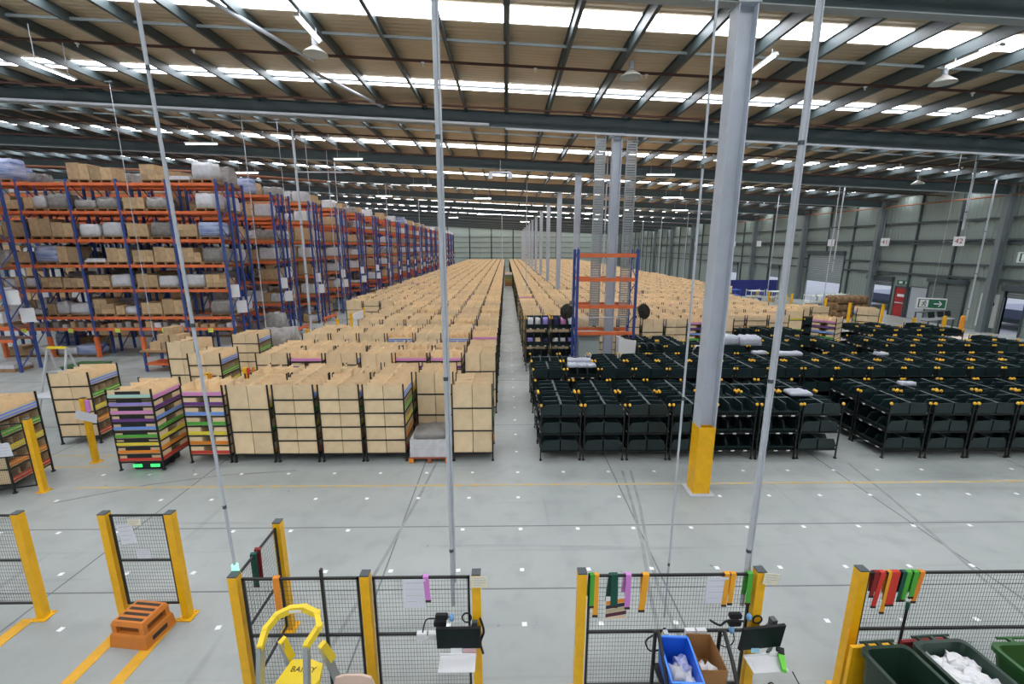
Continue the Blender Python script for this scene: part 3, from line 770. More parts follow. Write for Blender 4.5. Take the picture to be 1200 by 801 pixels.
for r in range(1, 9):
    y = 21.0 + 4.75 * r
    ob('rack_end_barrier', (MB().box(-.06, .06, -.1, 2.2, .25, .4).box(-.05, .05, .0, .1, 0, .25).box(-.05, .05, 2.0, 2.1, 0, .25), ORANGE), None, (-12.6, y, 0), label=f'low orange barrier at the end of the {ORD[r + 1]} racking row', cat='barrier', group='orange rack end barriers')

# rack frame wrapped round the second column
t = thing('storage_rack', 'empty orange and blue rack frame standing round the grey columns', 'rack', (2.74, 17.0, 0))
for x in (0, 2.26): ob('upright_frame', (upright(.9, 5.1), BLUE), t, (x, 0, 0))
for z in (4.95, 4.04, 3.0, 1.95):
    for y in (0, .9): ob('beam', (MB().box(.05, 2.21, -.03, .03, -.14, 0), ORANGE), t, (0, y, z))
MESHM = mat('cable_tray_mesh', (150, 156, 158), .5)
def mesh_tray(x, y, z0, z1, wd, label, solid=False):
    t = thing('cable_tray', label, 'cable tray', (x, y, 0))
    for sx in (-1, 1): ob('side_rail', (MB().box(sx * wd / 2 - .012, sx * wd / 2 + .012, -.06, .06, z0, z1), MESHM), t)
    m = MB(); n = int((z1 - z0) / .09)
    for k in range(n): m.box(-wd / 2, wd / 2, -.004, .004, z0 + k * .09, z0 + k * .09 + (.07 if solid else .05))
    for k in range(1, 5): m.box(-wd / 2 + wd * k / 5 - .006, -wd / 2 + wd * k / 5 + .006, -.005, .005, z0, z1)
    ob('wire_grid', (m, MESHM), t, kind='stuff')
mesh_tray(3.52, 17.5, 2.1, 9.2, .36, 'broad pale mesh cable tray rising left of the framed column', True)
mesh_tray(4.72, 17.6, 2.1, 9.2, .36, 'open wire mesh cable tray rising right of the framed column')
ob('conduit', (MB().tube([(2.9, 17.2, 2.45), (4.8, 17.2, 2.5)], .02, 6), GALV), None, label='thin grey conduit running across the rack frame at mid height', cat='conduit')
t = thing('grey_cabinet', 'grey-green metal cabinet with white notice inside rack frame', 'cabinet', (3.3, 17.45, 0))
ob('body', (MB().box(-.42, .42, -.25, .25, .05, 1.8), mat('cabinet_grey', (142, 152, 148), .5)), t)
ob('door', (MB().box(-.40, .40, -.265, -.25, .1, 1.55), mat('cabinet_door_grey', (152, 162, 158), .5)), t)
ob('hood', (MB().box(-.45, .45, -.3, .28, 1.72, 1.86), mat('cabinet_grey', (142, 152, 148), .5)), t)
ob('notice', (MB().box(-.13, .13, -.272, -.266, .75, .98), WHITE), t)
t = thing('white_cupboard', 'white tapered cupboard right of the framed grey column', 'cupboard', (4.75, 17.1, 0))
ob('body', (MB().prism([(-.28, .02), (.28, .02), (.34, 1.6), (-.34, 1.72)], 1, -.25, .25), mat('cupboard_white', (222, 222, 220), .5)), t)
ob('top_tray', (MB().box(-.3, .3, -.22, .22, 1.62, 1.68), RUBBER), t)
ob('cable_coil', (MB().tube([(.2 * math.cos(a), .14 * math.sin(a), 1.7 + .01 * a) for a in [i * .5 for i in range(26)]], .018, 6), RUBBER), t)
def fan(loc, rz, label):
    t = thing('fan', label, 'fan', loc, rz)
    FM = mat('fan_dark', (58, 56, 48), .5)
    g = MB()
    for r_ in (.08, .16, .24, .31): g.tube([(r_ * math.cos(a), -.08 if r_ < .3 else 0, r_ * math.sin(a)) for a in [i * PI / 9 for i in range(19)]], .008, 5)
    for i in range(16):
        a = i * PI / 8; g.tube([(.05 * math.cos(a), -.09, .05 * math.sin(a)), (.31 * math.cos(a), 0, .31 * math.sin(a)), (.06 * math.cos(a), .09, .06 * math.sin(a))], .006, 4)
    ob('cage', (g, FM), t)
    for i in range(4):
        a = i * PI / 2
        ob('blade', (MB().add([(.04 * math.cos(a), .0, .04 * math.sin(a)), (.27 * math.cos(a - .4), -.03, .27 * math.sin(a - .4)), (.28 * math.cos(a + .3), .03, .28 * math.sin(a + .3)),
            (.04 * math.cos(a), .012, .04 * math.sin(a)), (.27 * math.cos(a - .4), -.018, .27 * math.sin(a - .4)), (.28 * math.cos(a + .3), .042, .28 * math.sin(a + .3))],
            [(0, 1, 2), (5, 4, 3), (0, 3, 4, 1), (1, 4, 5, 2), (2, 5, 3, 0)]), FM), t)
    ob('rear_dish', (MB().tube([(0, .05, 0), (0, .07, 0), (0, .12, 0)], [.3, .29, .12], 18), FM), t)
    ob('motor', (MB().tube([(0, -.06, 0), (0, .16, 0)], .06, 10), FM), t)
    ob('bracket', (MB().bar((0, .15, 0), (.3 if rz > 0 else -.3, .2, 0), .04), FM), t)
fan((2.36, 16.9, 2.75), .5, 'dark round caged fan on left side of the rack frame')
fan((5.3, 16.9, 2.75), -1.0, 'dark round caged fan on right side of the rack frame')
# ------------------------------------------------------------------ hanging service poles and roof fittings
def pole(x, y, z0, r, label, two=False, foot=None, lean=0.):
    t = thing('service_pole', label, 'pole', (x, y, 0))
    top = ZS + zr(x) - .28
    ob('shaft', (MB().tube([(0, 0, z0), (lean, 0, top)], r, 8), GALV), t)
    if two: ob('conduit', (MB().tube([(r * 1.5, 0, z0 + .3), (r * 1.5, 0, top)], r * .5, 6), GALV), t)
    for z in (z0 + .7, z0 + 2.7, z0 + 5.0):
        if z < top: ob('clip', (MB().tube([(lean * (z - z0) / (top - z0), 0, z), (lean * (z - z0) / (top - z0), 0, z + .04)], r * 1.15, 8), DSTEEL), t)
    ob('roof_bracket', (MB().box(lean - .12, lean + .12, -.05, .05, top - .02, top + .02), DSTEEL), t)
    if foot: ob('lamp', (MB().tube([(0, 0, z0 - .1), (0, 0, z0)], .035, 8), GLOW2), t)
    return t
GLOW2 = mat('mint_lamp', (150, 250, 210), .4, emit=1.2)
pole(-3.05, 4.36, 1.72, .017, 'slim grey service pole rising from the fence corner by the ladder', False, True, -.17)
pole(-.62, 4.36, 1.16, .022, 'grey service pole dropping to the left monitor', True)
pole(1.86, 4.40, .92, .012, 'thin grey service pole above the blue tote')
pole(2.74, 4.36, 1.12, .025, 'double grey service pole dropping to the right monitor', True)
POLES = [(-13.2, 16.4, 1.9, .012, 'thin wire drop in front of the nearest rack'), (-9.8, 17.9, 1.6, .018, 'slim pole above the left picking station'), (-9.6, 20.2, 1.2, .014, 'thin pole just left of the thick pole by the racks'),
         (-9.7, 21.8, 1.2, .06, 'thick grey pole with crossbar beside the rack ends'), (-9.5, 22.6, 1.2, .022, 'slim pole just right of the thick pole'), (-9.9, 26.2, 1.2, .02, 'slim pole in front of the third racking row'),
         (-10.7, 29.5, 1.2, .025, 'slim pole by the fourth racking row'), (-9.8, 38.0, 1.2, .03, 'slim pole by the sixth racking row'), (-9.8, 52.0, 1.2, .035, 'distant slim pole on the left fence line'), (-9.8, 66.0, 1.2, .035, 'far slim pole on the left fence line'),
         (1.5, 33.0, 1.9, .03, 'slim pole with light bar above the cardboard shelves'), (4.9, 22.5, 3.2, .03, 'slim pole behind the orange rack frame'), (-.6, 70, 2.0, .05, 'distant pole with top light over the cardboard shelves'),
         (20.2, 67.0, 1.5, .04, 'farthest pole in the right-hand pole row'), (20.2, 59.0, 1.5, .04, 'second farthest pole in the right-hand pole row'), (20.4, 51.0, 1.5, .035, 'mid pole in the right-hand pole row'),
         (20.3, 43.0, 1.4, .03, 'pole just left of the front column top'), (20.6, 34.6, 1.4, .03, 'pole near the blue board on the right'), (21.0, 28.9, 1.4, .03, 'nearest pole of the right-hand pole row'), (21.6, 29.3, 3.6, .04, 'short hanging pole beside the right-hand roller door'),
         (19.2, 18.9, 5.9, .04, 'short pole hanging free in front of the right wall'), (26.5, 24.8, 1.0, .04, 'tall slanting-looking pole by the desk at the right wall')]
for p in POLES: pole(*p)
ob('crossbar', (MB().box(-9.75, -7.0, 21.75, 21.8, 8.55, 8.6), GALV), None, label='long thin crossbar reaching right from the thick pole', cat='bar')
def tube_light(x, y, z, label, L=1.2, ang=0., on=True):
    t = thing('tube_light', label, 'light', (x, y, z), ang, 'tube lights under the roof')
    ob('housing', (MB().prism([(-.07, 0), (.07, 0), (.045, .06), (-.045, .06)], 1, -L / 2, L / 2), mat('lamp_white', (214, 218, 216), .5)), t)
    ob('tube', (MB().tube([(0, -L / 2 + .04, -.02), (0, L / 2 - .04, -.02)], .02, 8), mat('tube_glow', (255, 255, 255), .5, emit=TUBE if on else .8)), t)
    for s in (-1, 1): ob('hanger', (MB().bar((0, s * L * .35, .06), (0, s * L * .35, ZS - .28 + zr(x) - z), .015), GALV), t)
def high_bay(x, y, z, label):
    t = thing('high_bay_lamp', label, 'lamp', (x, y, z), 0, 'round high bay lamps')
    ob('reflector', (MB().lathe([(.06, .2), (.1, .16), (.26, .04), (.29, 0), (.27, 0), (.24, .03), (.06, .14)], 20), mat('lamp_reflector', (200, 200, 194), .35), True), t)
    ob('ballast', (MB().lathe([(.07, .2), (.07, .38)], 12), GALV), t)
    ob('hook', (MB().tube([(0, 0, .38), (0, 0, ZS - .28 + zr(x) - z)], .012, 6), GALV), t)
high_bay(-4.6, 12.0, 9.75, 'round high bay lamp hanging left of the centre'); high_bay(3.3, 12.8, 9.55, 'round high bay lamp hanging right of the centre'); high_bay(11.1, 12.2, 9.25, 'round high bay lamp hanging near the right tube light')
high_bay(21.5, 24.0, 8.4, 'small round high bay lamp hanging far right above the wall')
tube_light(-4.4, 11.2, 9.95, 'tube light under the bright front skylight'); tube_light(10.5, 10.9, 9.35, 'large tube light at upper right'); tube_light(-11.6, 12.7, 9.6, 'tube light at upper left edge'); tube_light(6.2, 11.8, 9.5, 'tube light beside the front column')
for i, (x, y) in enumerate([(-14, 22), (-8, 24), (-17, 31), (-6, 33), (-11, 42), (-2, 40), (8, 24), (12, 33), (16, 42), (9, 50), (-3, 60), (3, 72), (-8, 70), (14, 60)]):
    tube_light(x, y, 9.2 + zr(x), f'tube light under the roof, {ORD[i + 1]} nearest of the distant tube lights', 1.5, PI / 2)
t = thing('roof_bracket_frame', 'pale square bracket hanging below the roof over the centre aisle', 'bracket', (-.3, 26.0, 8.9))
ob('bar', (MB().box(-.6, .6, -.04, .04, .3, .38), GALV), t)
for s in (-1, 1): ob('drop', (MB().box(s * .55 - .12, s * .55 + .12, -.05, .05, 0, .3), GALV), t)
ob('rod', (MB().box(-.015, .015, -.015, .015, .38, 1.05), GALV), t)
for x0, y0, x1, y1, lab in [(-6.3, 10.2, -5.2, 13.4, 'grey flue pipe under the roof at upper left'), (-5.6, 14.5, -4.4, 17.3, 'grey flue pipe near the second roof beam')]:
    ob('flue_pipe', (MB().tube([(x0, y0, 9.95 + zr(x0)), (x1, y1, 9.9 + zr(x1))], .05, 10), GALV), None, label=lab, cat='pipe', group='grey flue pipes')
ob('roof_pipe', (MB().tube([(-30, 28, 9.9), (-17, 25.3, 9.15), (-9, 23.6, 8.4)], .06, 8), mat('rusty_pipe', (146, 92, 62), .6)), None, label='long rusty brown pipe slanting above the nearest rack', cat='pipe')
ob('roof_pipe', (MB().tube([(29.6, 22, 8.15), (29.4, 60, 8.25)], .05, 8), mat('rusty_pipe', (146, 92, 62), .6)), None, label='rusty brown pipe running along the top of right wall', cat='pipe')
ob('cable_duct', (sbox(MB(), 0, 29, 17.4, 17.46, 9.38, 9.44), GALV), None, label='thin pale conduit under the second roof beam on the right', cat='duct')
# big low cable duct along the second rafter
ob('cable_duct', (sbox(MB(), -20, -.6, 17.45, 17.6, 9.5, 9.58), GALV), None, label='pale cable duct running along the second roof beam', cat='duct')

# ------------------------------------------------------------------ fences at the picking stations
def wires(L, z0, z1, px=.034, pz=.055, t=.0021):
    m = MB(); n = int(L / px)
    for k in range(1, n): m.box(k * L / n - t / 2, k * L / n + t / 2, -t / 2, t / 2, z0, z1)
    n = int((z1 - z0) / pz)
    for k in range(1, n): m.box(0, L, -t / 2 - .003, t / 2 - .003, z0 + k * (z1 - z0) / n - t / 2, z0 + k * (z1 - z0) / n + t / 2)
    return m
WIRE = mat('black_wire', (48, 54, 54), .5)
POSTM = MB().box(-.05, .05, -.05, .05, 0, 1.66).mesh('post', YEL)
BASEM = MB().box(-.1, .1, -.1, .1, 0, .012).box(-.08, -.06, -.08, -.06, .012, .035).box(.06, .08, .06, .08, .012, .035).mesh('base_plate', YEL)
PCAP = MB().box(-.05, .05, -.05, .05, 1.66, 1.675).mesh('post_cap', DSTEEL)
def fence(label, posts, panels, extra=True):
    t = thing('mesh_fence', label, 'fence', (posts[0][0], posts[0][1], 0)); ox, oy = posts[0][:2]
    for (x, y) in posts:
        ob('post', POSTM, t, (x - ox, y - oy, 0)); ob('base_plate', BASEM, t, (x - ox, y - oy, 0)); ob('post_cap', PCAP, t, (x - ox, y - oy, 0))
    for (a, b, z0, z1) in panels:
        d = Vector((b[0] - a[0], b[1] - a[1])); L = d.length; ang = math.atan2(d.y, d.x); u = d / L
        g = .075; a2 = (a[0] + u.x * g, a[1] + u.y * g); Lp = L - 2 * g
        zm = .5 * (z0 + z1)
        f = MB().box(0, Lp, -.012, .012, z1 - .025, z1).box(0, Lp, -.012, .012, z0, z0 + .025).box(0, Lp, -.012, .012, zm - .012, zm + .012).box(0, .025, -.012, .012, z0, z1).box(Lp - .025, Lp, -.012, .012, z0, z1)
        if Lp > 4: f.box(Lp / 2, Lp / 2 + .02, -.012, .012, z0, z1)
        fr = ob('panel_frame', (f, BLACKM), t, (a2[0] - ox, a2[1] - oy, 0), ang)
        ob('wire_mesh', (wires(Lp, z0, z1), WIRE), fr, kind='stuff')
    return t
FY = 4.27
fence('black mesh fence with yellow posts beside the yellow ladder', [(-3.01, FY), (-1.57, FY), (-.34, FY), (-3.02, 5.24)], [((-3.01, FY), (-1.57, FY), .1, 1.62), ((-1.57, FY), (-.34, FY), .1, 1.62), ((-3.01, FY), (-3.02, 5.24), .1, 1.62)])
ob('door_post', (MB().box(-.012, .012, -.02, .02, .05, 1.75), BLACKM), None, (-2.04, FY - .03, 0), label='thin dark upright bar in the middle of the ladder-side fence', cat='bar')
fence('black mesh fence hung with straps behind the blue tote', [(.84, FY), (2.84, FY)], [((.84, FY), (2.84, FY), .1, 1.62)])
fence('black mesh fence hung with red and green straps behind wheeled bins', [(3.99, FY), (7.2, FY)], [((3.99, FY), (7.2, FY), .1, 1.62)])
fence('short mesh fence with notices behind the orange step', [(-5.48, 5.46), (-4.59, 5.46)], [((-5.48, 5.46), (-4.59, 5.46), .22, 1.64)])
fence('mesh fence cut by the lower left picture edge', [(-6.66, 5.48), (-8.4, 5.48)], [((-8.4, 5.48), (-6.66, 5.48), .22, 1.64)])
fence('mesh fence between two yellow posts at the left picking station', [(-10.07, 8.87), (-10.14, 10.2), (-11.9, 8.3)], [((-11.9, 8.3), (-10.07, 8.87), .15, 1.6)])
# yellow posts further off
PPOST = MB().box(-.06, .06, -.06, .06, 0, 1.6).box(-.1, .1, -.1, .1, 0, .015)
PPM = PPOST.mesh('guard_post', YEL)
fp = [(-9.05, 11.35, 'by the moving striped shelf'), (-8.75, 12.55, 'behind the moving striped shelf'), (-7.95, 13.1, 'beside the green-lipped shelf'), (-8.9, 19.6, 'first of the fence line left of the cardboard block'), (-8.2, 20.6, 'second of the fence line left of the cardboard block'),
      (-8.6, 22.4, 'third of the fence line left of the cardboard block'), (-8.6, 24.4, 'left of the white board'), (-8.6, 26.6, 'right of the white board'), (-10.7, 30.0, 'near the fourth racking row'), (-10.7, 33.5, 'near the fifth racking row'), (-10.7, 36.5, 'near the sixth racking row'), (-10.7, 41.5, 'farthest of the left fence line'),
      (23.0, 31.4, 'left of the stacked bundles'), (22.6, 28.6, 'in front of the stacked bundles'), (24.3, 28.0, 'right of the stacked bundles'), (21.6, 37.8, 'before the blue board'), (21.6, 36.0, 'right of the blue board'), (21.5, 33.6, 'by the white cages'), (22.6, 34.6, 'by the grey roller door'), (21.2, 22.4, 'by the desk at the right wall'), (23.4, 23.0, 'before the white control panel')]
for x, y, d in fp: ob('guard_post', PPM, None, (x, y, 0), label=f'yellow guard post {d}', cat='post', group='yellow guard posts')
t = thing('white_board', 'blank white board on the fence left of the cardboard block', 'board', (-8.6, 24.5, 0))
ob('panel', (MB().box(-.02, .02, .0, 2.0, .6, 1.5), WHITE), t); ob('leg', (MB().box(-.02, .02, .1, .14, 0, .6), DSTEEL), t); ob('leg', (MB().box(-.02, .02, 1.86, 1.9, 0, .6), DSTEEL), t)

# straps hung over the rails
def strap(x, color, label, L1=.42, L2=.34, wd=.065, y=FY, z=1.625, lean=.0, mt=None):
    m = MB(); cols = mt
    e = .018
    m.box(-wd / 2, wd / 2, -e - .004, e + .004, z, z + .006)
    m.add([(-wd / 2, -e - .006, z), (wd / 2, -e - .006, z), (wd / 2 + lean, -e - .012, z - L1), (-wd / 2 + lean, -e - .012, z - L1), (-wd / 2, -e, z), (wd / 2, -e, z), (wd / 2 + lean, -e - .006, z - L1), (-wd / 2 + lean, -e - .006, z - L1)],
          [(0, 3, 2, 1), (4, 5, 6, 7), (0, 1, 5, 4), (1, 2, 6, 5), (2, 3, 7, 6), (3, 0, 4, 7)])
    m.add([(-wd / 2 - .015, e, z), (wd / 2 - .015, e, z), (wd / 2 - .03 - lean, e + .006, z - L2), (-wd / 2 - .03 - lean, e + .006, z - L2), (-wd / 2 - .015, e + .006, z), (wd / 2 - .015, e + .006, z), (wd / 2 - .03 - lean, e + .012, z - L2), (-wd / 2 - .03 - lean, e + .012, z - L2)],
          [(0, 3, 2, 1), (4, 5, 6, 7), (0, 1, 5, 4), (1, 2, 6, 5), (2, 3, 7, 6), (3, 0, 4, 7)])
    t = thing('strap', label, 'strap', (x, y, 0), 0, 'fabric straps hung on the fences')
    ob('band', (m, color), t)
    ob('end_hem', (MB().box(-wd / 2 + lean, wd / 2 + lean, -e - .016, -e - .004, z - L1 - .015, z - L1 + .012), mat('strap_hem', (60, 40, 36), .8)), t)
SY = mat('strap_yellow', (232, 164, 40), .8); SG = mat('strap_green', (74, 168, 56), .8); SDG = mat('strap_dark_green', (16, 76, 62), .8); SP = mat('strap_pink', (206, 132, 206), .8)
SR = mat('strap_red', (206, 58, 46), .8); SDR = mat('strap_dark_red', (134, 34, 34), .8); SO = mat('strap_orange', (226, 140, 44), .8)
strap(-2.55, SO, 'orange strap hanging on fence right of the corner post', .5, .2, .07)
strap(-3.015, SDR, 'dark red and green strap on the side panel of the ladder fence', .4, .4, .07, 4.75); strap(-3.015, SDG, 'dark green strap on the side panel of the ladder fence', .42, .4, .07, 4.66)
strap(-.9, SP, 'pink strap hanging above the left monitor', .3, .15, .06, lean=.02)
strap(.955, SG, 'green strap at left end of the tote-side fence', .4, .3, .05); strap(1.0, SY, 'long yellow strap at left end of the tote-side fence', .52, .2, .06)
strap(1.2, SDG, 'dark green strap above the colourful poster', .4, .36, .08, lean=.01); strap(1.36, SP, 'pink strap right of the poster', .42, .26, .06)
strap(1.555, SY, 'yellow crossed strap in the middle of the tote-side fence', .46, .4, .07, lean=-.03)
strap(2.47, SY, 'left yellow strap of the pair over white notice', .4, .36, .055, lean=-.01); strap(2.54, SY, 'right yellow strap of the pair over white notice', .38, .3, .055, lean=-.015)
strap(2.73, SG, 'green strap beside the right-hand yellow post', .38, .3, .055)
strap(4.16, SDR, 'dark red strap first on the bin-side fence', .3, .28, .05, lean=-.03); strap(4.23, SR, 'red strap next to dark red one, bin-side fence', .44, .3, .055, lean=-.05)
strap(4.32, SY, 'long yellow strap behind the broad red strap', .52, .3, .05, lean=-.03); strap(4.375, SR, 'broad red strap on the bin-side fence', .42, .4, .095, lean=-.02)
strap(4.48, SDG, 'dark green strap between red and green ones', .36, .3, .05, lean=-.02); strap(4.53, SG, 'left bright green strap on the bin-side fence', .36, .3, .06, lean=-.03); strap(4.61, SG, 'right bright green strap on the bin-side fence', .32, .3, .055, lean=-.02); strap(4.68, SO, 'orange strap last on the bin-side fence', .38, .3, .055, lean=-.05)
strap(-10.0, SP, 'pink strap on the post at the left station', .3, .25, .1, 10.15, 1.62)
strap(-8.93, SR, 'red strap on the left station post rail', .45, .3, .08, 11.4, 1.6); strap(-8.86, SO, 'first orange strap by the striped shelf', .42, .3, .09, 12.5, 1.55); strap(-8.68, SO, 'second orange strap by the striped shelf', .4, .3, .09, 12.6, 1.55)
strap(-7.82, SR, 'red strap beside the green-lipped shelf post', .4, .3, .08, 13.05, 1.6); strap(-7.73, SO, 'orange strap beside the green-lipped shelf post', .42, .3, .08, 13.15, 1.6)

# notices
def notice(x, z, w_, h, label, y=FY - .022, tilt=0., mt=WHITE, lines=True):
    t = thing('notice', label, 'notice', (x, y, z))
    ob('sheet', (MB().box(-w_ / 2, w_ / 2, -.003, 0, -h / 2, h / 2), mt), t, rot=(0, tilt, 0))
    if lines:
        m = MB()
        for k in range(4): m.box(-w_ * .38, w_ * (.38 if k < 3 else .1), -.0042, -.0032, h * .38 - k * h * .22 - .004, h * .38 - k * h * .22 + .004)
        ob('print_line', (m, mat('faint_print', (186, 186, 190), .7)), t, rot=(0, tilt, 0))
NP = mat('notice_white', (214, 218, 228), .6)
notice(-1.03, 1.42, .25, .36, 'white notice on the left monitor fence', mt=NP); notice(2.36, 1.42, .24, .34, 'white notice behind the yellow strap pair', mt=NP)
notice(-5.2, 1.36, .21, .3, 'tall white notice on the step-side fence', 5.43, -.1, NP); notice(-5.02, 1.05, .19, .14, 'small landscape notice on the step-side fence', 5.43, 0, NP); notice(-5.06, 1.55, .17, .1, 'cream card on top of the step-side fence', 5.42, 0, mat('cream_card', (226, 222, 196), .7))
notice(-.3, 1.6, .17, .14, 'cream station card on the post by the left monitor', FY - .07, 0, mat('cream_card', (226, 222, 196), .7)); notice(2.93, 1.6, .17, .14, 'cream station card on the post by the right monitor', FY - .07, .1, mat('cream_card', (226, 222, 196), .7))
notice(-10.0, 1.25, .5, .22, 'white sheet on the left station fence', 10.05, .25, NP); notice(-10.5, 1.05, .3, .3, 'small white sheet on the fence before the left-edge shelf', 8.7, -.1, NP)
t = thing('poster', 'colourful striped photo poster below the dark green strap', 'poster', (1.24, FY - .02, 1.2))
ob('sheet', (MB().box(-.125, .125, -.003, 0, -.15, .15), WHITE), t)
pc = [SO, mat('poster_dark', (52, 46, 56), .7), mat('poster_tan', (190, 176, 140), .7), mat('poster_maroon', (92, 44, 56), .7), CARD]
for k in range(5):
    z0 = .14 - k * .055
    ob('stripe', (MB().add([(-.12, -.0045, max(z0 - .1, -.145)), (.115, -.0045, max(z0 - .055, -.145)), (.115, -.0045, z0 - .005), (-.12, -.0045, z0 - .05)], [(0, 1, 2, 3)]), pc[k]), t)
# ------------------------------------------------------------------ station fittings
def monitor(x, y, z, w_, h, rz, label, tilt=-.25):
    t = thing('monitor', label, 'monitor', (x, y, z), rz)
    R = (tilt, 0, 0)
    ob('housing', (MB().box(-w_ / 2, w_ / 2, 0, .03, -h / 2, h / 2).box(-w_ * .3, w_ * .3, .03, .05, -h * .3, h * .3), RUBBER), t, rot=R)
    ob('screen', (MB().box(-w_ / 2 + .008, w_ / 2 - .008, -.004, 0, -h / 2 + .012, h / 2 - .008), SCREEN), t, rot=R)
    ob('arm', (MB().bar((0, .05, 0), (w_ * .35, .12, .05), .04).box(w_ * .3, w_ * .42, .06, .13, -.05, .15), DSTEEL), t)
monitor(-.54, 4.12, .94, .49, .3, 0.0, 'black monitor fixed to the post of the ladder-side fence', .12)
monitor(2.86, 4.1, .92, .5, .32, .1, 'black monitor fixed to the post beside the blue tote', .12)
def tray(x, y, z, label, rz=0.):
    t = thing('document_tray', label, 'tray', (x, y, z), rz)
    ob('plate', (MB().box(-.2, .2, -.1, .1, 0, .012).box(-.2, .2, .09, .1, .012, .03), mat('tray_white', (222, 224, 226), .5)), t, rot=(.05, 0, 0))
    ob('paper', (MB().box(-.15, .1, -.085, .08, .013, .016), WHITE), t, rot=(.05, 0, 0))
    ob('bracket', (MB().bar((.1, .12, .02), (.2, .2, .0), .03), DSTEEL), t)
tray(-.55, 4.04, .69, 'white sloping document tray below the left monitor'); tray(2.88, 4.02, .66, 'white sloping document tray below the right monitor', .06)
notice(-.42, .72, .15, .14, 'pink card under the left monitor', 4.15, 0, mat('pink_card', (214, 178, 180), .7), False); notice(-.57, .74, .13, .15, 'white card under the left monitor', 4.14, 0, WHITE, False)
notice(3.02, .66, .12, .15, 'white marked card under the right monitor', 4.1, 0, WHITE, False); notice(2.78, .78, .09, .06, 'light blue tag under the right monitor', 4.08, 0, mat('blue_tag', (150, 204, 226), .6), False)
def socket(x, z, label):
    t = thing('power_socket', label, 'socket', (x, FY - .03, z), 0, 'white sockets on the fence rail')
    ob('box', (MB().box(-.055, .055, -.03, .02, -.045, .045), WHITE), t)
    ob('faceplate', (MB().box(-.045, .045, -.034, -.03, -.03, .03), mat('socket_face', (206, 208, 210), .5)), t)
socket(-.97, .87, 'left white socket by the left monitor'); socket(-.84, .87, 'right white socket by the left monitor'); socket(2.1, .87, 'left white socket above the cardboard box'); socket(2.23, .87, 'right white socket above the cardboard box')
def cable(pts, r, label, mt=RUBBER, cat='cable'):
    # smooth the path
    P = [Vector(p) for p in pts]; out = []
    for i in range(len(P) - 1):
        a, b, c, d = P[max(i - 1, 0)], P[i], P[i + 1], P[min(i + 2, len(P) - 1)]
        for k in range(5):
            u = k / 5
            out.append(.5 * ((2 * b) + (c - a) * u + (2 * a - 5 * b + 4 * c - d) * u * u + (3 * b - a - 3 * c + d) * u ** 3))
    out.append(P[-1]); ob('cable', (MB().tube(out, r, 6), mt, True), None, label=label, cat=cat)
yc = 4.2
cable([(-.95, yc, .95), (-.9, yc, 1.12), (-.75, yc, 1.13), (-.62, yc, 1.16)], .008, 'black cable looping left of the left monitor')
cable([(-.45 + .05 * math.cos(a), yc, 1.14 + .06 * math.sin(a)) for a in [i * .7 for i in range(14)]], .009, 'coiled black cable above the left monitor')
cable([(-.3, yc - .02, 1.15), (-.26, yc - .04, 1.0), (-.3, yc - .04, .85), (-.27, yc - .04, .7)], .014, 'black cable bundle on the post by the left monitor')
for x, z, lab in [(-.73, 1.16, 'black power adapter above the left monitor'), (-.75, 1.07, 'lower black adapter above the left monitor'), (2.58, 1.13, 'upper black adapter beside the double pole'), (2.58, 1.03, 'lower black adapter beside the double pole')]:
    ob('power_adapter', (MB().prism([(-.07, -.02), (-.055, -.032), (.055, -.032), (.07, -.02), (.07, .02), (.055, .032), (-.055, .032), (-.07, .02)], 1, -.02, .02), RUBBER), None, (x, yc, z), label=lab, cat='adapter', group='black power adapters')
for x, z, lab in [(-.62, 1.14, 'blue plug at the foot of the left monitor pole'), (2.74, 1.1, 'blue plug at the foot of the double pole'), (2.56, .93, 'blue plug hanging below the adapters')]:
    ob('plug', (MB().lathe([(.022, -.03), (.03, 0), (.026, .03), (.012, .05)], 10), mat('plug_blue', (120, 176, 226), .5), True), None, (x, yc, z), label=lab, cat='plug', group='blue plugs')
cable([(2.3, yc, 1.07), (2.42, yc, 1.0), (2.5, yc, 1.06), (2.68, yc, 1.05)], .012, 'black cable left of the double pole'); cable([(2.5, yc, .92), (2.42, yc, .78), (2.52, yc, .7), (2.6, yc, .78), (2.58, yc, .92)], .006, 'thin looped cable hanging below the sockets')
cable([(2.84 + .05 * math.cos(a), yc, 1.07 + .05 * math.sin(a)) for a in [i * .7 for i in range(12)]], .009, 'coiled black cable at the right monitor post')
t = thing('barcode_scanner', 'green and black barcode scanner lying on the right tray', 'scanner', (3.05, 4.0, .69), -.4)
ob('head', (MB().prism([(-.03, .08), (.03, .08), (.04, .17), (-.04, .17)], 2, .0, .05), RUBBER), t)
ob('grip', (MB().prism([(-.022, -.12), (.022, -.12), (.032, .08), (-.032, .08)], 2, .0, .04), mat('scanner_green', (110, 214, 60), .4)), t)
cable([(3.1, 3.9, .69), (3.26, 3.84, .35), (3.15, 3.9, .2), (3.0, 4.0, .2), (2.92, 4.05, .35)], .006, 'curly scanner cable hanging below the right tray')
cable([(2.95 + .04 * math.cos(a), 3.99, .38 + .06 * math.sin(a)) for a in [i * .7 for i in range(11)]], .007, 'small cable coil under the right tray')
t = thing('hand_scanner', 'yellow and red handset hanging above the blue tote', 'scanner', (1.79, 4.16, .86))
ob('body', (MB().box(-.035, .035, -.03, .03, -.08, .07), mat('handset_yellow', (220, 196, 40), .4)), t); ob('base', (MB().box(-.03, .03, -.034, .034, -.12, -.08), SR), t); ob('cap', (MB().box(-.025, .025, -.03, .03, .07, .1), GALV), t)
cable([(1.8, 4.2, .97), (1.7, 4.2, .9), (1.58, 4.18, .82), (1.62, 4.15, .72), (1.72, 4.12, .76)], .009, 'black cable loop left of the yellow handset')
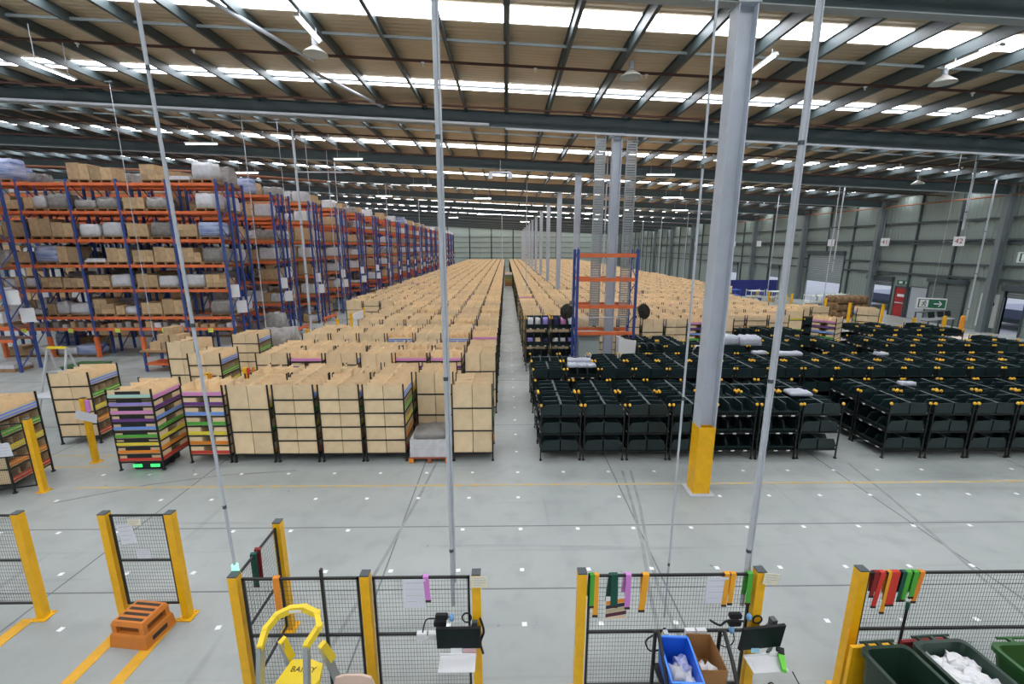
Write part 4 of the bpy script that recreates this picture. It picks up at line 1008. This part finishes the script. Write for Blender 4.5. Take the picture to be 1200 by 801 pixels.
# trolley with tote and carton
t = thing('trolley', 'black wheeled trolley carrying the blue tote and open carton', 'trolley', (2.0, 3.78, 0))
TB = mat('trolley_black', (34, 36, 36), .5)
for x in (-.36, .36):
    ob('side_frame', (MB().tube([(x, .3, .1), (x, .3, 1.05), (x, .22, 1.12), (x, .0, .95), (x, -.3, .62), (x, -.3, .1)], .022, 8), TB, True), t)
ob('shelf', (MB().box(-.36, .36, -.3, .3, .6, .63), TB), t); ob('shelf', (MB().box(-.36, .36, -.3, .3, .2, .23), TB), t)
for x in (-.33, .33):
    for y in (-.27, .27): ob('castor', (MB().tube([(x - .015, y, .05), (x + .015, y, .05)], .05, 12), RUBBER), t)
def open_box(name, W, D, H, t_, taper=1.0):
    m = MB(); a, b = W / 2, D / 2; c, d = a * taper, b * taper
    def wall(p0, p1, q0, q1, n):
        nx, ny = n
        vs = [(p0[0], p0[1], 0), (p1[0], p1[1], 0), (q1[0], q1[1], H), (q0[0], q0[1], H)]
        vs += [(x - nx * t_, y - ny * t_, z) for x, y, z in vs]
        m.add(vs, [(0, 1, 2, 3), (7, 6, 5, 4), (0, 4, 5, 1), (1, 5, 6, 2), (2, 6, 7, 3), (3, 7, 4, 0)])
    wall((-c, -d), (c, -d), (-a, -b), (a, -b), (0, -1)); wall((c, -d), (c, d), (a, -b), (a, b), (1, 0)); wall((c, d), (-c, d), (a, b), (-a, b), (0, 1)); wall((-c, d), (-c, -d), (-a, b), (-a, -b), (-1, 0))
    m.box(-c, c, -d, d, 0, t_)
    return m
t = thing('tote', 'open blue plastic tote holding bags of goods on trolley', 'tote', (1.81, 3.82, .66), -.06)
ob('body', (open_box('body', .31, .5, .34, .008, .88), BLUEP), t, rot=(.08, 0, 0))
ob('rim', (MB().box(-.165, .165, -.26, -.24, .325, .345).box(-.165, .165, .24, .26, .325, .345).box(-.165, -.147, -.26, .26, .325, .345).box(.147, .165, -.26, .26, .325, .345), mat('tote_rim', (70, 140, 240), .35)), t, rot=(.08, 0, 0))
ob('handle_slot', (MB().box(-.05, .05, -.262, -.255, .23, .27), mat('slot_white', (214, 218, 226), .5)), t, rot=(.08, 0, 0))
for i, (dx, dy, mt, lab) in enumerate([(-.05, -.06, WRAP, 'clear plastic bag of goods in the blue tote'), (.06, .06, mat('blue_print_bag', (120, 130, 190), .4, rgb2=(220, 222, 230), noise=.5, scale=14), 'blue printed packet in the blue tote'), (.07, -.12, WHITE, 'white packet in near end of the blue tote')]):
    ob('packet', (MB().lump(-.065, .065, -.1, .1, 0, .22 - i * .03, random.Random(60 + i), 5, .12), mt, True), None, (1.81 + dx, 3.8 + dy, .69 + .0), .1 * i, label=lab, cat='packet')
t = thing('open_carton', 'open brown carton beside the blue tote', 'carton', (2.13, 3.9, .64), -.04)
ob('body', (open_box('body', .27, .44, .33, .006), mat('carton_brown', (156, 112, 66), .85, noise=.12, scale=6)), t)
for i, dx in enumerate((-.05, .05)): ob('packet', (MB().lump(-.05, .05, -.06, .06, 0, .16, random.Random(70 + i), 4, .2), WHITE, True), None, (2.13 + dx, 3.86, .655), .3, label=['crumpled white paper at left in the open carton', 'crumpled white paper at right in the open carton'][i], cat='paper')
t = thing('lower_crate', 'blue crate on the lower shelf of the trolley', 'crate', (2.05, 3.7, .24)); ob('body', (open_box('body', .36, .4, .3, .008, .92), BLUEP), t); ob('rim', (MB().box(-.19, .19, -.21, -.195, .285, .305).box(-.19, .19, .195, .21, .285, .305), mat('tote_rim', (70, 140, 240), .35)), t)
t = thing('teal_bottle', 'teal bottle standing on trolley left of the crate', 'bottle', (1.76, 3.62, .235)); ob('body', (MB().lathe([(.05, 0), (.055, .02), (.055, .16), (.03, .21)], 12), mat('teal_plastic', (52, 142, 146), .35), True), t); ob('cap', (MB().lathe([(.022, .21), (.022, .25)], 10), RUBBER), t)
# wheeled bins
def wheelie(x, y, rz, W, D, H, body, label, lid=None, fill=None, fl=None):
    t = thing('wheeled_bin', label, 'bin', (x, y, 0), rz)
    def ring(w_, d, z, r=.07):
        pts = []
        for cx, cy, a0 in ((w_ / 2 - r, d / 2 - r, 0), (-w_ / 2 + r, d / 2 - r, PI / 2), (-w_ / 2 + r, -d / 2 + r, PI), (w_ / 2 - r, -d / 2 + r, 1.5 * PI)):
            for k in range(4): pts.append((cx + r * math.cos(a0 + k * PI / 6), cy + r * math.sin(a0 + k * PI / 6), z))
        return pts
    rings = [ring(W * .8, D * .78, .08), ring(W, D, H - .05), ring(W + .05, D + .05, H - .05), ring(W + .05, D + .05, H), ring(W - .03, D - .03, H), ring(W * .8 - .05, D * .78 - .05, .12)]
    m = MB(); vs = [p for r_ in rings for p in r_]; n = 16; fs = []
    for i in range(len(rings) - 1):
        for k in range(n): fs.append((i * n + k, i * n + (k + 1) % n, (i + 1) * n + (k + 1) % n, (i + 1) * n + k))
    fs.append(tuple(reversed(range(n)))); fs.append(tuple(5 * n + k for k in range(n)))
    m.add(vs, fs); ob('body', (m, body), t)
    ob('handle', (MB().tube([(-W * .38, D / 2 + .09, H - .02), (W * .38, D / 2 + .09, H - .02)], .014, 8).box(-W * .3, -W * .26, D / 2, D / 2 + .1, H - .04, H - .01).box(W * .26, W * .3, D / 2, D / 2 + .1, H - .04, H - .01).box(-.02, .02, D / 2, D / 2 + .1, H - .04, H - .01), body), t)
    for s in (-1, 1): ob('wheel', (MB().tube([(s * W * .42, D * .38, .1), (s * W * .5, D * .38, .1)], .1, 14), RUBBER), t)
    if lid: ob('lid', (MB().box(-W / 2, W / 2, D / 2 + .1, D / 2 + .14, H - .7, H - .1).box(-W / 2 + .05, W / 2 - .05, D / 2 + .14, D / 2 + .17, H - .66, H - .16), lid), t)
    if fl: ob('label_panel', (MB().add([(-W * .36, -D * .445 - .012, .3), (W * .36, -D * .445 - .012, .3), (W * .42, -D * .5 - .006, H - .1), (-W * .42, -D * .5 - .006, H - .1)], [(0, 1, 2, 3)]), WHITE), t)
    return t
wheelie(4.02, 3.52, .05, .5, .66, 1.05, GREENB, 'empty dark green wheeled bin with yellow lid hanging behind', YEL, None)
ob('bin_sticker', (MB().box(-.006, 0, -.18, .12, -.16, .16).box(-.009, -.006, -.16, .1, .02, .05, 1).box(-.009, -.006, -.16, .1, -.06, -.03, 1), [WHITE, SDR]), None, (3.755, 3.4, .78), rot=(0, -.06, .05), label='white and red sticker on side of the empty bin', cat='sticker')
wheelie(4.66, 3.56, .05, .56, .7, 1.05, GREENB, 'dark green wheeled bin full of crumpled white paper', SDR)
for i in range(16):
    r_ = random.Random(200 + i)
    ob('paper_scrap', (MB().lump(-.09, .09, -.07, .07, 0, .07, r_, 4, .25), WHITE), None, (4.5 + .11 * (i % 4) + r_.uniform(-.03, .03), 3.36 + .14 * (i // 4), .84 + r_.uniform(0, .05)), r_.uniform(0, 3), label='crumpled white paper scrap in the dark green bin', cat='paper', group='paper scraps in the bin')
ob('paper_fill', (MB().lump(-.2, .2, -.24, .24, 0, .7, random.Random(5), 6, .04), WRAP, True), None, (4.66, 3.56, .14), label='mass of waste paper filling the dark green bin', cat='paper', kind='stuff')
wheelie(5.75, 3.3, .0, 1.25, 1.05, 1.1, GREENC, 'large green waste bin at lower right corner')
ob('flat_carton', (MB().box(-.45, .45, -.35, .3, 0, .05).add([(-.45, -.35, .05), (.0, -.35, .05), (.0, .3, .16), (-.45, .3, .16)], [(0, 1, 2, 3), (3, 2, 1, 0)]), mat('flat_card', (168, 122, 74), .85, noise=.1, scale=4)), None, (5.72, 3.3, .74), rot=(.1, -.1, 0), label='flattened brown carton lying in the large green bin', cat='carton')
ob('carton_support', (MB().lump(-.48, .48, -.38, .38, 0, .58, random.Random(8), 6, .03), mat('flat_card', (168, 122, 74), .85)), None, (5.74, 3.3, .14), label='crushed cartons filling the large green bin', cat='cartons', kind='stuff')
ob('leaflet', (MB().box(-.14, .14, -.09, .09, 0, .006).box(-.1, .02, -.05, .05, .006, .008, 1), [WHITE, BLUEP]), None, (5.72, 3.42, .93), rot=(.2, -.1, .5), label='white and blue leaflet in the large green bin', cat='leaflet')
ob('broom_handle', (MB().tube([(4.42, 4.1, .1), (4.5, 4.17, 1.22)], .014, 8).tube([(4.5, 4.17, 1.22), (4.507, 4.176, 1.3)], .018, 8, 1), [RUBBER, SDG]), None, label='thin black stick leaning against the fence behind bins', cat='stick')
# platform step ladder
t = thing('step_ladder', 'yellow topped platform ladder with aluminium legs at the mesh fence', 'ladder', (-2.16, 3.66, 0), .1)
rail = [(-.23, -.04, 1.42), (-.22, .07, 1.5), (-.15, .18, 1.55), (-.03, .23, 1.57), (.1, .23, 1.57), (.24, .17, 1.54), (.29, .06, 1.49), (.2, -.06, 1.4)]
m = MB()
for a, b in zip(rail, rail[1:]): m.bar(a, b, .05, .065)
for a in rail: m.cbox(a, (.055, .055, .055))
ob('handrail', (m, LADY), t)
ob('platform', (MB().prism([(-.24, -.22), (.1, -.24), (.26, .0), (.24, .18), (.08, .26), (-.1, .26)], 2, .86, .915), LADY), t)
for p0, p1, mt in [((-.23, -.04, 1.42), (-.3, -.3, 0), ALU), ((.2, -.06, 1.4), (.17, -.32, 0), ALU), ((-.16, .24, 1.18), (-.12, .48, 0), ALU), ((.26, .16, 1.16), (.4, .42, 0), ALU)]:
    ob('stile', (MB().bar(p0, p1, .045, .07), mt), t)
for p0, p1 in [((-.16, .24, 1.2), (-.12, .3, .9)), ((.26, .16, 1.18), (.32, .24, .9))]: ob('brace_arm', (MB().bar(p0, p1, .05, .075), LADY), t)
for z in (.25, .5, .74): ob('tread', (MB().box(-.3, .24, -.36 + z * .14, -.26 + z * .14, z, z + .035), ALU), t)
def text(s, size, loc, rot, parent, mt, name='lettering', ext=.001):
    cu = bpy.data.curves.new(name, 'FONT'); cu.body = s; cu.size = size; cu.extrude = ext; cu.align_x = 'CENTER'; cu.align_y = 'CENTER'; cu.resolution_u = 2
    tmp = bpy.data.objects.new('tmp', cu); C.objects.link(tmp); bpy.context.view_layer.update()
    me = bpy.data.meshes.new_from_object(tmp.evaluated_get(bpy.context.evaluated_depsgraph_get())); bpy.data.objects.remove(tmp)
    me.materials.clear(); me.materials.append(mt)
    return ob(name, me, parent, loc, rot=rot)
text('BAILEY', .085, (.06, .13, .917), (0, 0, -.15), t, RUBBER)
text('BAILEY', .085, (.02, -.16, .917), (0, 0, -.15), t, RUBBER)
ob('rail_label', (MB().box(-.06, .06, -.003, .0, -.015, .015), WHITE), t, (.02, .195, 1.57))
# chair
t = thing('chair', 'chair with pale pink rounded backrest before the mesh fence', 'chair', (-1.56, 3.48, 0))
SK = mat('chair_shell', (214, 188, 172), .5)
ob('backrest', (MB().prism([(-.2, .55), (.2, .55), (.22, .8), (.18, .93), (.08, .965), (-.08, .965), (-.18, .93), (-.22, .8)], 1, .2, .225), SK), t)
ob('seat', (MB().prism([(-.21, -.2), (.21, -.2), (.2, .2), (-.2, .2)], 2, .44, .475), SK), t)
for x in (-.18, .18):
    ob('leg', (MB().tube([(x, .18, .44), (x * 1.1, .24, 0)], .014, 8), ALU), t); ob('leg', (MB().tube([(x, -.16, .44), (x * 1.1, -.22, 0)], .014, 8), ALU), t)
    ob('back_support', (MB().tube([(x * .8, .2, .44), (x * .8, .23, .8)], .012, 8), ALU), t)
# orange plastic step
t = thing('safety_step', 'orange plastic step with black grip strips before the fence', 'step', (-4.98, 5.16, 0), -.12)
OP = mat('step_orange', (206, 124, 46), .5, noise=.08, scale=6)
def taper(w0, d0, w1, d1, z0, z1):
    vs = [(-w0, -d0, z0), (w0, -d0, z0), (w0, d0, z0), (-w0, d0, z0), (-w1, -d1, z1), (w1, -d1, z1), (w1, d1, z1), (-w1, d1, z1)]
    return MB().add(vs, [(0, 3, 2, 1), (4, 5, 6, 7), (0, 1, 5, 4), (1, 2, 6, 5), (2, 3, 7, 6), (3, 0, 4, 7)])
ob('base', (taper(.27, .23, .255, .215, 0, .17), OP), t)
ob('base', (taper(.255, .215, .24, .2, .17, .2), OP), t)
m = MB()
for sx in (-1, 1):
    for sy in (-1, 1): m.cbox((sx * .2, sy * .165, .255), (.07, .06, .11))
ob('corner_leg', (m, OP), t); ob('tread', (taper(.24, .2, .215, .18, .31, .37), OP), t)
ob('inner_core', (taper(.19, .15, .19, .15, .2, .31), mat('step_inner', (120, 70, 30), .7)), t)
for k in range(4): ob('grip_strip', (MB().box(-.18, .18, -.15 + k * .085, -.11 + k * .085, .37, .374), mat('grip_black', (62, 52, 44), .8)), t)
ob('side_mark', (MB().box(.262, .27, -.12, .1, .06, .12), mat('grip_black', (62, 52, 44), .8)), t)

# ------------------------------------------------------------------ left station furniture
t = thing('work_table', 'grey work table behind the shelf at left picture edge', 'table', (-12.6, 12.6, 0))
TG = mat('table_grey', (176, 180, 184), .5)
ob('top', (MB().box(-1.2, .9, -.35, .35, .92, .96), TG), t)
for x in (-1.1, .8):
    for y in (-.3, .3): ob('leg', (MB().box(x - .025, x + .025, y - .025, y + .025, 0, .92), DSTEEL), t)
t = thing('green_crate', 'dark green lidded crate with blue label before the racks', 'crate', (-15.4, 15.9, 0))
ob('body', (open_box('body', 1.1, .8, .95, .02, .92), GREENB), t); ob('lid', (MB().box(-.57, .57, -.42, .42, .95, 1.0), GREENC), t); ob('label_panel', (MB().box(-.35, .35, -.42, -.405, .45, .75), mat('label_blue', (86, 160, 206), .5)), t)
t = thing('small_ladder', 'white and yellow step ladder behind the left station shelf', 'ladder', (-14.6, 14.2, 0))
ob('handrail', (MB().bar((-.3, 0, 2.0), (.3, 0, 2.0), .07), LADY), t)
for x in (-.3, .3): ob('stile', (MB().bar((x, 0, 2.0), (x * 1.3, -.6, 0), .05), TG), t); ob('stile', (MB().bar((x, 0, 2.0), (x * 1.3, .5, 0), .05), TG), t)
for z in (.4, .8, 1.2): ob('tread', (MB().box(-.34, .34, -.5 + z * .3, -.35 + z * .3, z, z + .04), TG), t)
t = thing('pallet_bench', 'wooden bench with blue and orange legs before the nearest rack', 'bench', (-13.9, 18.6, 0), -.12)
ob('top', (MB().box(-1.5, 1.2, -.45, .45, .86, .92), WOOD), t); ob('lower_deck', (MB().box(-1.4, 1.1, -.42, .42, .3, .36), ORANGE), t)
for x in (-1.35, 1.1):
    for y in (-.4, .4): ob('leg', (MB().box(x - .04, x + .04, y - .04, y + .04, 0, .86), BLUE), t)
for i, (dx, dz, w_) in enumerate([(-.9, 0, .5), (-.3, 0, .6), (.4, 0, .5), (-.5, .34, .5), (.05, .34, .45), (-.2, .66, .42)]):
    ob('carton', (MB().box(-w_ / 2, w_ / 2, -.28, .28, 0, .33).box(-w_ / 2 - .002, w_ / 2 + .002, -.03, .03, .328, .333, 1), [CARDW, WOOD]), None, (-13.9 + dx, 18.6 - dx * .12, .92 + dz), -.12, label=f'brown carton on the wooden bench, {["bottom left", "bottom middle", "bottom right", "second layer left", "second layer right", "topmost"][i]}', cat='carton', group='cartons on the bench')
t = thing('bag_heap', 'pale grey bulging bulk bag at the end of the second racking row', 'bag', (-12.0, 23.0, 0))
ob('bag', (MB().lump(-.45, .45, -.4, .4, .0, 1.7, random.Random(31), 6, .08), GREYWRAP, True), t); ob('tie', (MB().lathe([(.1, 1.68), (.14, 1.8), (.05, 1.9)], 8), GREYWRAP), t)
t = thing('bulk_load', 'grey wrapped pallet load behind the left station shelves', 'load', (-9.6, 18.6, 0)); ob('pallet', PAL, t); ob('wrapped_stack', (MB().lump(-.6, .6, -.5, .5, .13, 1.75, random.Random(33), 6, .05), GREYWRAP, True), t)

# ------------------------------------------------------------------ right wall: doors, signs, equipment
SH = mat('shutter_grey', (124, 134, 134), .5)
def shutter(a, b, z0, z1, name, nslat):
    t = ob(name, None, None, (XR + .04, a, 0), kind='structure')
    h = (z1 - z0) / nslat
    for k in range(nslat): ob('slat', (MB().box(0, .04 if k % 2 else .05, 0, b - a, z0 + k * h, z0 + (k + 1) * h - .008), SH), t)
    for y in (-.06, b - a): ob('guide', (MB().box(-.14, .08, y, y + .06, 0, z1 + .1), DSTEEL), t)
    ob('drum_box', (MB().box(-.3, .0, -.1, b - a + .1, z1, z1 + .32), DSTEEL), t)
shutter(39.4, 44.1, 1.95, 4.5, 'door_1', 14)
shutter(34.05, 36.3, 2.2, 2.62, 'door_2', 3); shutter(25.0, 26.1, 2.2, 2.62, 'door_3', 3); shutter(48.6, 50.6, 1.9, 2.9, 'door_4', 5); shutter(57.5, 60.0, 1.9, 2.9, 'door_5', 5)
# closed grey shutter beside the exit sign
t = ob('door_6', None, None, (XR - .1, 28.45, 0), kind='structure')
for k in range(14): ob('slat', (MB().box(0, .05 if k % 2 else .04, 0, 2.5, k * .2, k * .2 + .19), mat('shutter_dark', (104, 114, 112), .5)), t)
for y in (-.08, 2.5): ob('guide', (MB().box(-.04, .1, y, y + .08, 0, 2.9), DSTEEL), t)
ob('drum_box', (MB().box(-.2, .1, -.1, 2.6, 2.8, 3.05), DSTEEL), t)
t = ob('door_7', None, None, (XR - .08, 32.6, 0), kind='structure')
ob('leaf', (MB().box(0, .05, 0, 1.0, .02, 2.15), mat('door_red', (168, 40, 38), .5)), t); ob('push_bar', (MB().box(-.05, 0, .1, .9, 1.0, 1.08), GALV), t); ob('notice', (MB().box(-.008, 0, .2, .8, 1.5, 1.7), WHITE), t)
ob('frame', (MB().box(-.03, .06, -.08, 0, 0, 2.25).box(-.03, .06, 1.0, 1.08, 0, 2.25).box(-.03, .06, -.08, 1.08, 2.17, 2.27), DSTEEL), t)
t = ob('door_8', None, None, (XR - .06, 31.0, 0), kind='structure'); ob('leaf', (MB().box(0, .04, 0, 1.35, .02, 2.3), mat('door_pale', (168, 176, 182), .5)), t); ob('frame', (MB().box(-.02, .05, -.06, 0, 0, 2.36).box(-.02, .05, 1.35, 1.41, 0, 2.36).box(-.02, .05, -.06, 1.41, 2.3, 2.36), DSTEEL), t)
# outside the doors
ob('outside_ground', (MB().box(XR + .12, XR + 26, YB, YF, -.2, -.02), mat('yard_concrete', (170, 172, 184), .8, noise=.1, scale=.5)), kind='structure')
for i, (y0, y1) in enumerate([(25.6, 30.4), (34.6, 41.0)]):
    t = thing('trailer', ['trailer backed up outside the rightmost dock door', 'trailer standing outside the dock door by the red door'][i], 'trailer', (XR + 2.2, y0, 0))
    ob('body', (MB().box(0, 6, 0, y1 - y0, .7, 1.3), mat('trailer_violet', (112, 116, 150), .5)), t); ob('bumper', (MB().box(-.1, 0, .2, y1 - y0 - .2, .45, .7), DSTEEL), t)
    for yy in (.3, y1 - y0 - .5): ob('wheel', (MB().tube([(1.2, yy, .45), (1.2, yy + .3, .45)], .45, 16), RUBBER), t)
# number boards hung from the wall girts
GREEN = mat('sign_green', (28, 104, 72), .5)
NB = [(29.4, '42', 'white number board reading forty-two, nearest of the wall boards'), (35.1, '41', 'white number board reading forty-one, next beyond the nearest board'), (40.9, '', 'white number board third from the right on the wall'), (46.7, '', 'white number board fourth from the right on the wall'), (52.5, '', 'white number board fifth from the right on the wall'),
      (58.3, '', 'white number board sixth from the right on the wall'), (64.1, '', 'white number board seventh from the right on the wall'), (69.9, '', 'white number board eighth from the right on the wall')]
RED = mat('number_red', (150, 48, 52), .6)
for y, s, lab in NB:
    t = thing('number_board', lab, 'sign', (XR - .72, y - .5, 5.55), -.6 + PI / 2 * 0, 'number boards along the right wall')
    t.rotation_euler = (0, 0, -PI / 2 + .35)
    ob('board', (MB().box(-.29, .29, -.015, .015, -.3, .3), WHITE), t)
    for sx in (-.22, .22): ob('wire', (MB().box(sx - .006, sx + .006, -.006, .006, .32, 1.35), GALV), t)
    if s: text(s, .44, (0, -.02, 0), (PI / 2, 0, 0), t, RED, 'number')
def exit_sign(loc, rz, W, H, label, wire=0.):
    t = thing('exit_sign', label, 'sign', loc, rz)
    ob('case', (MB().box(-W / 2, W / 2, -.04, .04, -H / 2, H / 2), WHITE), t)
    ob('green_panel', (MB().box(-W * .44, W * .47, -.046, -.04, -H * .4, H * .4), GREEN), t)
    f = -.05
    # running figure and door
    px = -W * .24
    ob('door_symbol', (MB().box(px - H * .32, px + H * .3, f, f + .003, -H * .34, H * .34), WHITE), t)
    m = MB(); s = H / .5
    m.cbox((px + .04 * s, f - .002, .11 * s), (.06 * s, .004, .06 * s))
    for p0, p1 in [((.02, .07), (-.02, -.03)), ((.02, .06), (.09, .0)), ((.01, .06), (-.08, .03)), ((-.02, -.03), (.06, -.07)), ((.06, -.07), (.04, -.14)), ((-.02, -.03), (-.07, -.12))]:
        m.bar((px + p0[0] * s, f - .002, p0[1] * s), (px + p1[0] * s, f - .002, p1[1] * s), .004, .035 * s)
    ob('running_figure', (m, GREEN), t)
    ax = W * .22
    ob('arrow', (MB().box(ax - H * .28, ax + H * .15, f, f + .003, -H * .05, H * .05).add([(ax + H * .02, f, H * .26), (ax + H * .1, f, H * .26), (ax + H * .3, f, 0), (ax + H * .1, f, -H * .26), (ax + H * .02, f, -H * .26), (ax + H * .18, f, 0)], [(0, 5, 2, 1), (5, 4, 3, 2)]), WHITE), t)
    if wire: ob('suspension_wire', (MB().bar((0, 0, H / 2), (.02, 0, H / 2 + wire), .012), GALV), t)
exit_sign((19.75, 20.2, 2.62), -.55, 1.05, .5, 'hanging green exit sign with running figure and right arrow', 6.4)
exit_sign((22.9, 19.2, 4.75), -.6, 1.0, .45, 'green exit sign high at right picture edge', 4.0)
ob('exit_plate', (MB().box(-.03, 0, 0, 1.0, 0, .3).box(-.035, -.03, .1, .3, .06, .24, 1).box(-.035, -.03, .55, .85, .06, .24, 1), [GREEN, WHITE]), None, (XR - .05, 32.6, 2.42), label='small green exit plate above the red door', cat='sign')
t = thing('control_panel', 'tall white control panel on wall beside the rightmost dock door', 'panel', (XR - .12, 26.35, 0), 0)
ob('board', (MB().box(0, .08, 0, 1.05, .3, 2.35), mat('panel_white', (206, 208, 206), .5)), t)
ob('round_dial', (MB().tube([(-.03, .35, 1.75), (0, .35, 1.75)], .18, 14), RUBBER), t); ob('switch_box', (MB().box(-.06, 0, .55, .85, 1.95, 2.15), RUBBER), t); ob('hose', (MB().tube([(-.05, .5, 1.4), (-.06, .62, 1.0), (-.05, .5, .7)], .05, 8), mat('hose_pink', (196, 84, 140), .5)), t)
t = thing('orange_bollard', 'orange and red bollard before the white control panel', 'bollard', (24.6, 23.2, 0)); ob('post', (MB().lathe([(.11, 0), (.11, 1.5), (.07, 1.58)], 12), mat('bollard_orange', (228, 150, 40), .5)), t); ob('band', (MB().lathe([(.115, .35), (.115, .6)], 12), SR), t)
# stacked bundles on pallets
t = thing('bundle_stack', 'stack of brown wrapped bundles on pallets by the dock doors', 'stack', (25.2, 32.3, 0), .1)
for k in range(3):
    ob('pallet', pallet_mb(2.6, 1.2).mesh('pallet', ORANGE if k == 0 else WOOD), t, (0, 0, k * .55))
    for j in range(5): ob('bundle', (MB().lump(-.27, .27, -.55, .55, .14, .54, random.Random(300 + k * 5 + j), 5, .12), mat('bundle_brown', (150, 120, 84), .8, noise=.4, scale=5, rgb2=(96, 72, 50)), True), t, (-1.04 + .52 * j, 0, k * .55))
# desk with screens
t = thing('desk', 'cluttered desk against the right wall shutter', 'desk', (26.2, 26.4, 0), .3)
ob('top', (MB().box(-1.2, 1.2, -.4, .4, .88, .92), TG), t); ob('shelf', (MB().box(-1.2, 1.2, .0, .4, 1.3, 1.33), DSTEEL), t)
for x in (-1.15, 1.15):
    for y in (-.36, .36): ob('leg', (MB().box(x - .03, x + .03, y - .03, y + .03, 0, 1.3 if y > 0 else .88), DSTEEL), t)
monitor(25.6, 26.0, 1.2, .55, .36, .3, 'left dark screen on the desk at right wall'); monitor(26.4, 26.25, 1.2, .55, .36, .3, 'middle dark screen on the desk at right wall'); monitor(27.1, 26.5, 1.2, .5, .34, .3, 'right dark screen on the desk at right wall')
for i, (x, y, L) in enumerate([(21.5, 22.9, 2.6), (23.4, 24.0, 2.4), (24.6, 22.6, 2.2), (25.6, 23.4, 1.8)]):
    ob('plastic_roll', (MB().lump(-L / 2, L / 2, -.35, .35, 0, .45, random.Random(400 + i), 7, .1), mat('cream_plastic', (206, 200, 190), .5, noise=.12, scale=3), True), None, (x, y, 0), -.25, label=['leftmost cream plastic heap before the desk', 'long cream plastic heap behind the others before the desk', 'cream plastic heap before the white control panel', 'rightmost cream plastic heap on the floor'][i], cat='plastic heap', group='cream plastic heaps')
# blue board, white cages and equipment beyond the cardboard shelves
t = thing('blue_partition', 'long dark blue partition board beyond the cardboard shelves', 'partition', (22.6, 41.0, 0))
ob('board', (MB().box(-2.6, 2.6, -.03, .03, .7, 2.2), mat('board_navy', (38, 46, 118), .5)), t)
for x in (-2.5, 2.5): ob('leg', (MB().box(x - .04, x + .04, -.04, .04, 0, .7), DSTEEL), t)
def cage(x, y, label, mt=None, rz=0.):
    t = thing('roll_cage', label, 'cage', (x, y, 0), rz, 'roll cages by the right wall')
    mt = mt or mat('cage_white', (204, 212, 206), .5)
    m = MB()
    for sx in (-.55, .55):
        for sy in (-.4, .4): m.box(sx - .02, sx + .02, sy - .02, sy + .02, .12, 1.7)
    ob('frame', (m, mt), t)
    for z in (.2, .65, 1.1, 1.55):
        ob('shelf', (MB().box(-.57, .57, -.42, .42, z, z + .04), mt), t)
    g = MB()
    for k in range(8): g.box(-.53 + k * .15, -.515 + k * .15, -.41, -.4, .2, 1.6)
    ob('bars', (g, mt), t)
    for sx in (-.5, .5): ob('castor', (MB().tube([(sx, -.35, .06), (sx + .04, -.35, .06)], .06, 10).tube([(sx, .35, .06), (sx + .04, .35, .06)], .06, 10), RUBBER), t)
    for k in range(3): ob('carton', (MB().box(-.45 + k * .32, -.2 + k * .32, -.3, .3, .7, .98), [CARDW, WHITE, BLUEP][k]), t)
cage(19.6, 38.2, 'blue and white cage left of the blue board', BLUEP); cage(21.1, 37.2, 'first pale cage in front of the blue board'); cage(22.5, 36.6, 'second pale cage right of the blue board'); cage(23.4, 33.2, 'pale cage left before the half-open roller door'); cage(24.7, 33.6, 'pale cage in the middle before the half-open roller door'); cage(26.0, 34.3, 'pale cage right before the half-open roller door')
ob('hose_reel', (MB().tube([(-.2, 0, 0), (0, 0, 0)], .32, 18).tube([(-.24, 0, 0), (-.2, 0, 0)], .2, 14, 1), [SR, WHITE]), None, (XR - .62, 46.2, 1.55), label='red hose reel on the wall left of the roller door', cat='hose reel')
